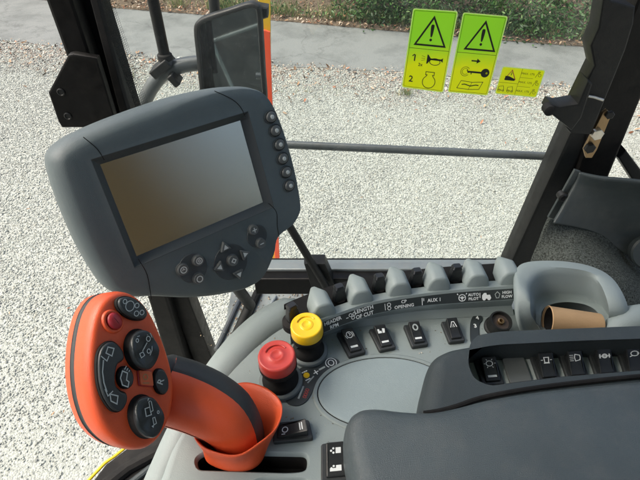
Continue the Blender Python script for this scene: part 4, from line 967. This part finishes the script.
# ------------------------------------------------------------------ armrest
ar = thing('armrest', 'charcoal padded vinyl armrest with a recessed row of switches', 'armrest', (.18, .22, 2.50))
zb, ztp = zc, 2.578; fz = FZ(zb); ft = FZ(ztp)
hb = [(404, 460), (414, 425), (419, 398), (425, 384), (440, 377), (480, 371), (560, 368), (640, 366), (800, 361), (800, 560), (404, 560)]
ho = ccw(rpoly(fz.U(hb), .014, 6))
hole = ccw(rpoly(ft.U([(468, 364), (470, 343), (478, 335), (500, 331.5), (560, 329), (640, 326), (740, 323), (740, 366), (640, 370.5), (560, 377), (512, 383), (490, 386), (474, 379)]), .006, 5))
cx_ = np.array(ho); ymx = cx_[:, 1].max()
hw = [min(1, .10 + max(0, (ymx - y) / .05)) if x > cx_[:, 0].min() + .03 else 1 for x, y in ho]
def hin(d):
    return [(x + (u - x) * f, y + (v - y) * f) for (x, y), (u, v), f in zip(ho, inset(ho, d), hw)]
mb = MB(); H_ = ztp - zb; rr_ = .018
rg = [[fz.pt(x, y, h) for x, y in ho] for h in (-.01, .0)] + [[fz.pt(x, y, H_ - rr_ + rr_ * math.sin(k / 6 * math.pi / 2)) for x, y in hin(rr_ * (1 - math.cos(k / 6 * math.pi / 2)))] for k in range(7)]
q_ = hin(rr_ * 1.06); rg.append([fz.pt(x, y, H_) for x, y in q_]); mb.loft(rg, 'charcoal', c0=True)
tri_ = tessellate_polygon([[Vector((x, y, 0)) for x, y in l] for l in (q_, hole)]); fl_ = list(q_) + list(hole)
mb.add([fz.pt(x, y, H_) for x, y in fl_], [list(t) for t in tri_], 'charcoal')
mb.loft([[ft.pt(x, y, h) for x, y in q] for q, h in ((hole, 0), (inset(hole, .001), -.0012), (inset(hole, .0018), -.004), (inset(hole, .0022), -.045))], 'black_plastic')
hou = mb.build('switch_housing', ar, smooth=40)
zt2 = 2.540; f2 = FZ(zt2)
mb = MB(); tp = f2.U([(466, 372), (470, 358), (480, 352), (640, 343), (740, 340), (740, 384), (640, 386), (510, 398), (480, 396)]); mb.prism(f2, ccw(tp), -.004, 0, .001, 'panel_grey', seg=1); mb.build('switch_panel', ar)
def tq(cx, cyt, w=22, h=26, sk=9): return [(cx - w / 2 - sk / 2, cyt), (cx + w / 2 - sk / 2, cyt - 1.3), (cx + w / 2 + sk / 2, cyt + h - 2), (cx - w / 2 + sk / 2, cyt + h)]
for cx, cy, art, bar in ((489, 361.5, i_work, True), (545, 357.5, i_beacon, False), (573.5, 355.5, i_lamp, False), (602.5, 353.5, i_axle, False), (631.5, 351.5, i_rear, False), (660, 350, i_lamp, False)):
    rocker(ar, tq(cx, cy), zt2 + .001, art, bar, H=.044)
q = Quad(*[Z(x, y, zt2 + .001) for x, y in tq(517, 359.5)], .024, .044); mb = MB(); mb.prism(q, rrect(0, 0, .024, .044, .003), -.003, .0025, .001, 'key_grey', seg=2); mb.build('blank_cover', ar)
# pad
zp = 2.598; fp = FZ(2.585)
pp = [(357, 500), (350, 470), (344, 440), (346, 420), (356, 410), (374, 408), (400, 411), (428, 412), (455, 407), (480, 400.5), (520, 393.5), (570, 387.5), (640, 381), (740, 374), (740, 640), (400, 640)]
pad = ccw(catm(fp.U(pp[:-3]), 3, False)[:] + fp.U(pp[-3:]))
xm_ = min(p[0] for p in pad); pw_ = [1 + .25 * max(0, min(1, (xm_ + .035 - x) / .03)) for x, y in pad]
rings = []
for ins, z in ((.002, 2.524), (.001, 2.535), (0, 2.560), (.0006, 2.574), (.0022, 2.584), (.0048, 2.5915), (.008, 2.5955), (.011, 2.5975), (.0135, zp)):
    rings.append([Vector((x + (u - x) * f, y + (v - y) * f, z)) for (x, y), (u, v), f in zip(pad, inset(pad, ins), pw_)])
mb = MB(); mb.loft(rings, 'armrest_vinyl', c0=True, c1=True); mb.build('pad', ar, smooth=60)
mb = MB(); mb.tube([Z(x, y, 2.5795) for x, y in catm([(424, 413.5), (440, 411), (458, 406), (480, 398.5), (520, 390.5), (570, 383.8), (640, 376.5), (740, 369)], 4, False)], .0026, 'black_rubber', 8); mb.build('dark_gap_line', ar)  # black tube put in as the dark gap between pad and housing

# ------------------------------------------------------------------ control lever
lev = thing('control_lever', 'orange multi button control lever with round head, standing in a flared boot', 'joystick', Z(238, 458, zc))
nH = c2w((.76, .34, .55)); vH = c2w((-.10, 1, -.1)); nH.normalize(); uH = vH.cross(nH)
fh = Frame(D(131, 371, .40), uH, vH)
face = [(124, 292), (108, 297), (97, 314), (91, 342), (89.5, 374), (94, 405), (105, 430), (124, 446), (144, 449), (160, 438), (171, 416), (174.5, 392), (172.5, 370), (165, 344), (153, 316), (140, 299)]
pf = ccw(catm(fh.U(face), 5))
mb = MB()
def hr(l): return [[fh.pt(x, y, h) for x, y in (inset(pf, i) if i else pf)] for i, h in l]
mb.loft(hr(((.016, -.0450), (.007, -.0425), (.0018, -.0395), (-.0006, -.0360), (-.0012, -.0275))), 'orange', c0=True)
mb.loft(hr(((-.0012, -.0205), (-.0012, -.010), (-.0004, -.0045), (.0010, -.0016), (.0028, -.0003), (.0050, 0), (.007, 0))), 'orange', c1=True)
hd = mb.build('lever_head', lev, smooth=55)
mb = MB(); mb.loft(hr(((-.0012, -.0275), (-.0005, -.0270), (-.0005, -.0210), (-.0012, -.0205))), 'grip_dark'); mb.build('rubber_band', hd, smooth=60)
def hb_(pts, hgt, m, r=.002, art=None, name='button', base='black_rubber', parent=None, grow_=.0008):
    p = ccw(pts); mb = MB(); mb.prism(fh, inset(p, -grow_), -.001, hgt * .55, .0004, base, seg=1, bottom=False); mb.prism(fh, p, 0, hgt, r, m, seg=4, bottom=False)
    if art: art(mb)
    return mb.build(name, parent or lev)
def hu(x, y, h=0): return fh.unp(x, y, h)
def locf(x, y, h, rot=0): a, b = hu(x, y, h); return fh.at(a, b, rot, h)
S = 'grey_print'
def hdraw(mb, h, pts, w=.0009, closed=False, m=None): mb.stroke(fh, fh.U(pts, h), w, h, m or 'key_white', closed)
hdraw0 = hdraw
# top oval with rings
def art_t(mb):
    h = .0072
    for x, y, rx, ry in ((130, 306, 4.2, 5.2), (137, 305.5, 2.0, 2.4), (136.5, 313.5, 2.2, 2.6), (142, 312.5, 2.0, 2.4), (125, 301.5, 1.8, 2.2)): hdraw(mb, h, ell(x, y, rx, ry, .3, 16), .0007, True)
hb_(fh.U(ell(130.5, 308.5, 9, 16, R(-58), 32), .002), .0068, 'grip_button', .0022, art_t)
# red push button in a raised orange ring
p = fh.U(ell(112, 321.5, 10, 12, R(-25), 32)); p = ccw(p); mb = MB(); mb.loft([[fh.pt(x, y, h) for x, y in inset(p, i)] for i, h in ((-.0004, 0), (.0, .0016), (.0008, .0024), (.0022, .0022), (.003, .001))], 'orange'); o = mb.build('button_ring', lev, smooth=60)
p = ccw(fh.U(ell(113, 321, 7.2, 8.8, R(-25), 28))); mb = MB(); mb.loft([[fh.pt(x, y, h) for x, y in inset(p, i)] for i, h in ((0, 0), (.0001, .003), (.001, .0042), (.003, .0050), (.0055, .0053))], 'dull_red', c1=True); mb.build('round_button', o, smooth=60)
# two big dished rocker pads
def bigpad(x, y, rx, ry, art, rot=0):
    hh = .0105; p = ccw(fh.U(ell(x, y, rx, ry, rot, 40))); N = len(p); mb = MB()
    mb.loft([[fh.pt(a, b, h) for a, b in inset(p, i)] for i, h in ((-.0012, -.001), (-.0012, .0012), (-.0002, .002), (0, .0065))], 'black_rubber')
    cx = sum(q[0] for q in p) / N; cy = sum(q[1] for q in p) / N
    def sh(q, k): return [(cx + (a - cx) * k, cy + (b - cy) * k) for a, b in q]
    def dish(q, h, amp): return [fh.pt(a, b, h + amp * math.cos(4 * math.atan2(b - cy, a - cx) + .6)) for a, b in q]
    mb.loft([[fh.pt(a, b, .0065) for a, b in p], dish(sh(p, .985), hh - .0022, .0006), dish(sh(p, .94), hh - .0006, .0010), dish(sh(p, .86), hh, .0008), dish(sh(p, .6), hh - .0008, .0004), dish(sh(p, .1), hh - .0012, 0)], 'grip_button', c1=True)
    art(mb, hh + .0004); return mb.build('rocker_pad', lev, smooth=50)
def art_k1(mb, h):
    hdraw = lambda mb, h, pts, w=.0009, c=False: hdraw0(mb, h, [(145.5 + (x - 148) * .82, 346 + (y - 346) * .85) for x, y in pts], w * .85, c)
    hdraw(mb, h, [(144.5, 352), (150, 342)], .0009); hdraw(mb, h, ell(151.5, 337.5, 2.4, 3.0, 0, 12), .0008, True); hdraw(mb, h, [(150, 333), (154, 331), (156, 336)], .0007)
    hdraw(mb, h, ell(138, 339.5, 1.6, 2.2, 0, 10), .0008, True); hdraw(mb, h, [(138, 335), (141, 334)], .0007); hdraw(mb, h, ell(152, 352, 2.0, 2.6, 0, 10), .0008, True); hdraw(mb, h, [(156, 346), (156, 351), (153.5, 357)], .0007)
    hdraw(mb, h, [(141, 355), (145, 353), (147, 357), (143, 360)], .0008, True)
def art_k2(mb, h):
    hdraw = lambda mb, h, pts, w=.0009, c=False: hdraw0(mb, h, [(151 + (x - 154.5) * .85, 413 + (y - 413) * .85) for x, y in pts], w * .85, c)
    hdraw(mb, h, [(147.5, 408), (153, 406), (155, 415), (149, 417)], .0009, True); hdraw(mb, h, [(152, 400), (154.5, 398), (157, 410), (154, 412)], .0008, True); hdraw(mb, h, [(156.5, 419), (159, 418), (161, 425), (158, 427)], .0008, True)
    for q in ([(151, 395.5), (150.5, 399), (153.5, 396)], [(155, 428.5), (158, 427), (157.5, 430.5)]): mb.flat(fh, fh.U([(151 + (x - 154.5) * .85, 413 + (y - 413) * .85) for x, y in q], h), h, 'key_white')
    hdraw(mb, h, ell(163, 412, 1.2, 1.7, 0, 8), .0007, True)
bigpad(138.5, 350, 13.8, 20, art_k1, R(-10)); bigpad(143, 416.5, 14.3, 21, art_k2, R(-10))
# kidney shaped paddle
def art_b(mb):
    h = .0062
    hdraw(mb, h, [(103.5, 360), (102.5, 372), (104, 383), (107, 392)], .0010)
    hdraw(mb, h, [(108, 347), (114, 348.5), (112, 356), (106, 353)], .0009, True); hdraw(mb, h, [(101, 356), (107, 361), (109, 356)], .0008); hdraw(mb, h, [(110, 394), (118, 396), (117, 404), (111, 401)], .0009, True); hdraw(mb, h, [(105, 389), (108, 396), (113, 391)], .0008)
hb_(fh.U(catm([(96, 361), (99, 349), (106, 342.5), (113, 343), (120, 351), (121, 359), (115, 364), (112.5, 374), (113, 385), (118, 391), (124, 394), (124, 402), (119, 410), (111, 410), (102, 398), (97, 382)], 4), .001), .0058, 'grip_button', .0018, art_b, 'paddle')
def art_c(mb):
    h = .0064; hdraw(mb, h, [(120.5, 378), (122.5, 371), (127.5, 373), (126.5, 380), (129, 382), (128, 387), (122.5, 385)], .0009, True)
    for k in range(3): hdraw(mb, h, [(124.5 + k * 2.2, 369.5 + k * 1.2), (126.5 + k * 1.6, 366 + k * 2)], .0007)
hb_(fh.U(ell(124, 377.5, 7, 10.5, R(-6), 28), .001), .0060, 'grip_button', .0018, art_c)
def art_o(mb):
    h = .0034; hdraw(mb, h, ell(145.5, 377, 2.2, 2.8, 0, 10), .0007, True, 'brass'); hdraw(mb, h, [(143, 383), (149.5, 383)], .0007, False, 'brass')
hb_(fh.U(rpoly([(138, 370), (151, 371.5), (152.5, 386), (139.5, 385)], 1.5, 3), .001), .0030, 'orange_button', .0006, art_o, base='dull_red')
def art_r(mb):
    h = .0050; f = locf(160.5, 381.5, h, R(62)); mb.text(f, 'R', 0, 0, .0085, 0, 'key_white', bold=.01)
hb_(fh.U(catm([(154, 374), (157, 369.5), (162, 370.5), (166, 378), (166.5, 388), (163, 393.5), (157, 391.5), (154, 384)], 4), .001), .0046, 'grip_button', .0015, art_r)
# handle
hp_ = catm([tuple(D(*q)) for q in ((142, 382, .446), (160, 388, .466), (184, 395, .468), (206, 404, .468), (225, 416, .472), (237, 433, .482), (242, 452, .500))], 5, False)
P = [Vector(p) for p in hp_]; n = len(P); nn_ = 36; rr = np.interp(np.linspace(0, 6, n), range(7), [.020, .0320, .0320, .0310, .0290, .0255, .0220])
rings = []
for i, p in enumerate(P):
    t = (P[min(i + 1, n - 1)] - P[max(i - 1, 0)]).normalized(); u = (BACK - t * BACK.dot(t)).normalized(); w = t.cross(u)
    rings.append([p + (u * math.cos(2 * math.pi * k / nn_) * .95 + w * math.sin(2 * math.pi * k / nn_)) * rr[i] for k in range(nn_)])
mb = MB(); mb.loft(rings, 'orange', c0=True, c1=True); hnd = mb.build('handle', lev, smooth=60)
mb = MB(); kk = [k for k in range(nn_) if True]
# dark grip insert along the upper back of the handle
w0 = (P[n // 2 + 1] - P[n // 2 - 1]).normalized().cross(BACK); sgn = 1 if w0.dot(UP) > 0 else -1
ang_ = [sgn * a for a in np.linspace(R(48), R(150), 14)]
def ringp(i, a, k):
    p = P[i]; t = (P[min(i + 1, n - 1)] - P[max(i - 1, 0)]).normalized(); u = (BACK - t * BACK.dot(t)).normalized(); w = t.cross(u); return p + (u * math.cos(a) * .95 + w * math.sin(a)) * rr[i] * k
mb.loft([[ringp(i, a, 1.035 if 0 < j < 13 else .96) for j, a in enumerate(ang_)] for i in range(0, n - 2)], 'grip_dark', closed=False); mb.build('grip_insert', hnd, smooth=60)
# seam in the handle
mb = MB(); mb.tube([ringp(i, -sgn * R(52), .998) for i in range(3, n - 8)], .0005, 'black_rubber', 6); mb.build('handle_seam', hnd)
# flared boot
rim = [(282, 403, 2.552), (266, 387, 2.548), (240, 382, 2.545), (214, 398, 2.545), (195, 428, 2.552), (197, 441, 2.555), (212, 451, 2.556), (238, 455, 2.556), (260, 442, 2.558), (278, 425, 2.556)]
bot = [(262, 452), (254, 444), (240, 441), (224, 443), (212, 450), (206, 456), (210, 464), (228, 471), (248, 471), (260, 463)]
R0 = catm([tuple(Z(*q)) for q in rim], 6); R2 = catm([tuple(Z(x, y, zc - .004)) for x, y in bot], 6)
R0 = [Vector(p) for p in R0]; R2 = [Vector(p) for p in R2]
cB = sum(R2, Vector()) / len(R2)
R1 = []
for a, b in zip(R0, R2):
    m_ = a.lerp(b, .5); o_ = (m_ - cB); o_.z = 0; R1.append(m_ + (o_.normalized() * -.002 if o_.length else o_))
mb = MB(); mb.loft([R2, [a.lerp(b, .5) for a, b in zip(R2, R1)], R1, [a.lerp(b, .5) for a, b in zip(R1, R0)], R0], 'orange')
bo = mb.build('boot', lev, smooth=70); s = bo.modifiers.new('thickness', 'SOLIDIFY'); s.thickness = .0028; s.offset = 0
sb = bo.modifiers.new('smooth', 'SUBSURF'); sb.levels = 1; sb.render_levels = 1

# ------------------------------------------------------------------ light
sc.world = bpy.data.worlds.new('World'); sc.world.use_nodes = True; nt = sc.world.node_tree
bg = nt.nodes['Background']; sky = nt.nodes.new('ShaderNodeTexSky'); sky.sky_type = 'NISHITA'; sky.sun_disc = False
EL, AZ = R(55), R(-95)
sky.sun_elevation = EL; sky.sun_rotation = AZ; sky.air_density = 1.0; sky.dust_density = 8; sky.ozone_density = .4
nt.links.new(sky.outputs[0], bg.inputs[0]); bg.inputs[1].default_value = .115
sd = bpy.data.lights.new('sun', 'SUN'); sd.energy = 1.35; sd.angle = R(50); sd.color = (1, .995, .95)
so = bpy.data.objects.new('sun', sd); COL.objects.link(so)
dirv = Vector((math.sin(AZ) * math.cos(EL), math.cos(AZ) * math.cos(EL), math.sin(EL)))   # towards the sun
so.rotation_euler = dirv.to_track_quat('Z', 'Y').to_euler(); so.location = (-3, 3, 8)
vs = sc.view_settings; vs.view_transform = 'Standard'; vs.look = 'None'; vs.gamma = 1; vs.exposure = 1.5; vs.use_curve_mapping = False
sc.cycles.use_denoising = True; sc.cycles.max_bounces = 8; sc.cycles.transparent_max_bounces = 12
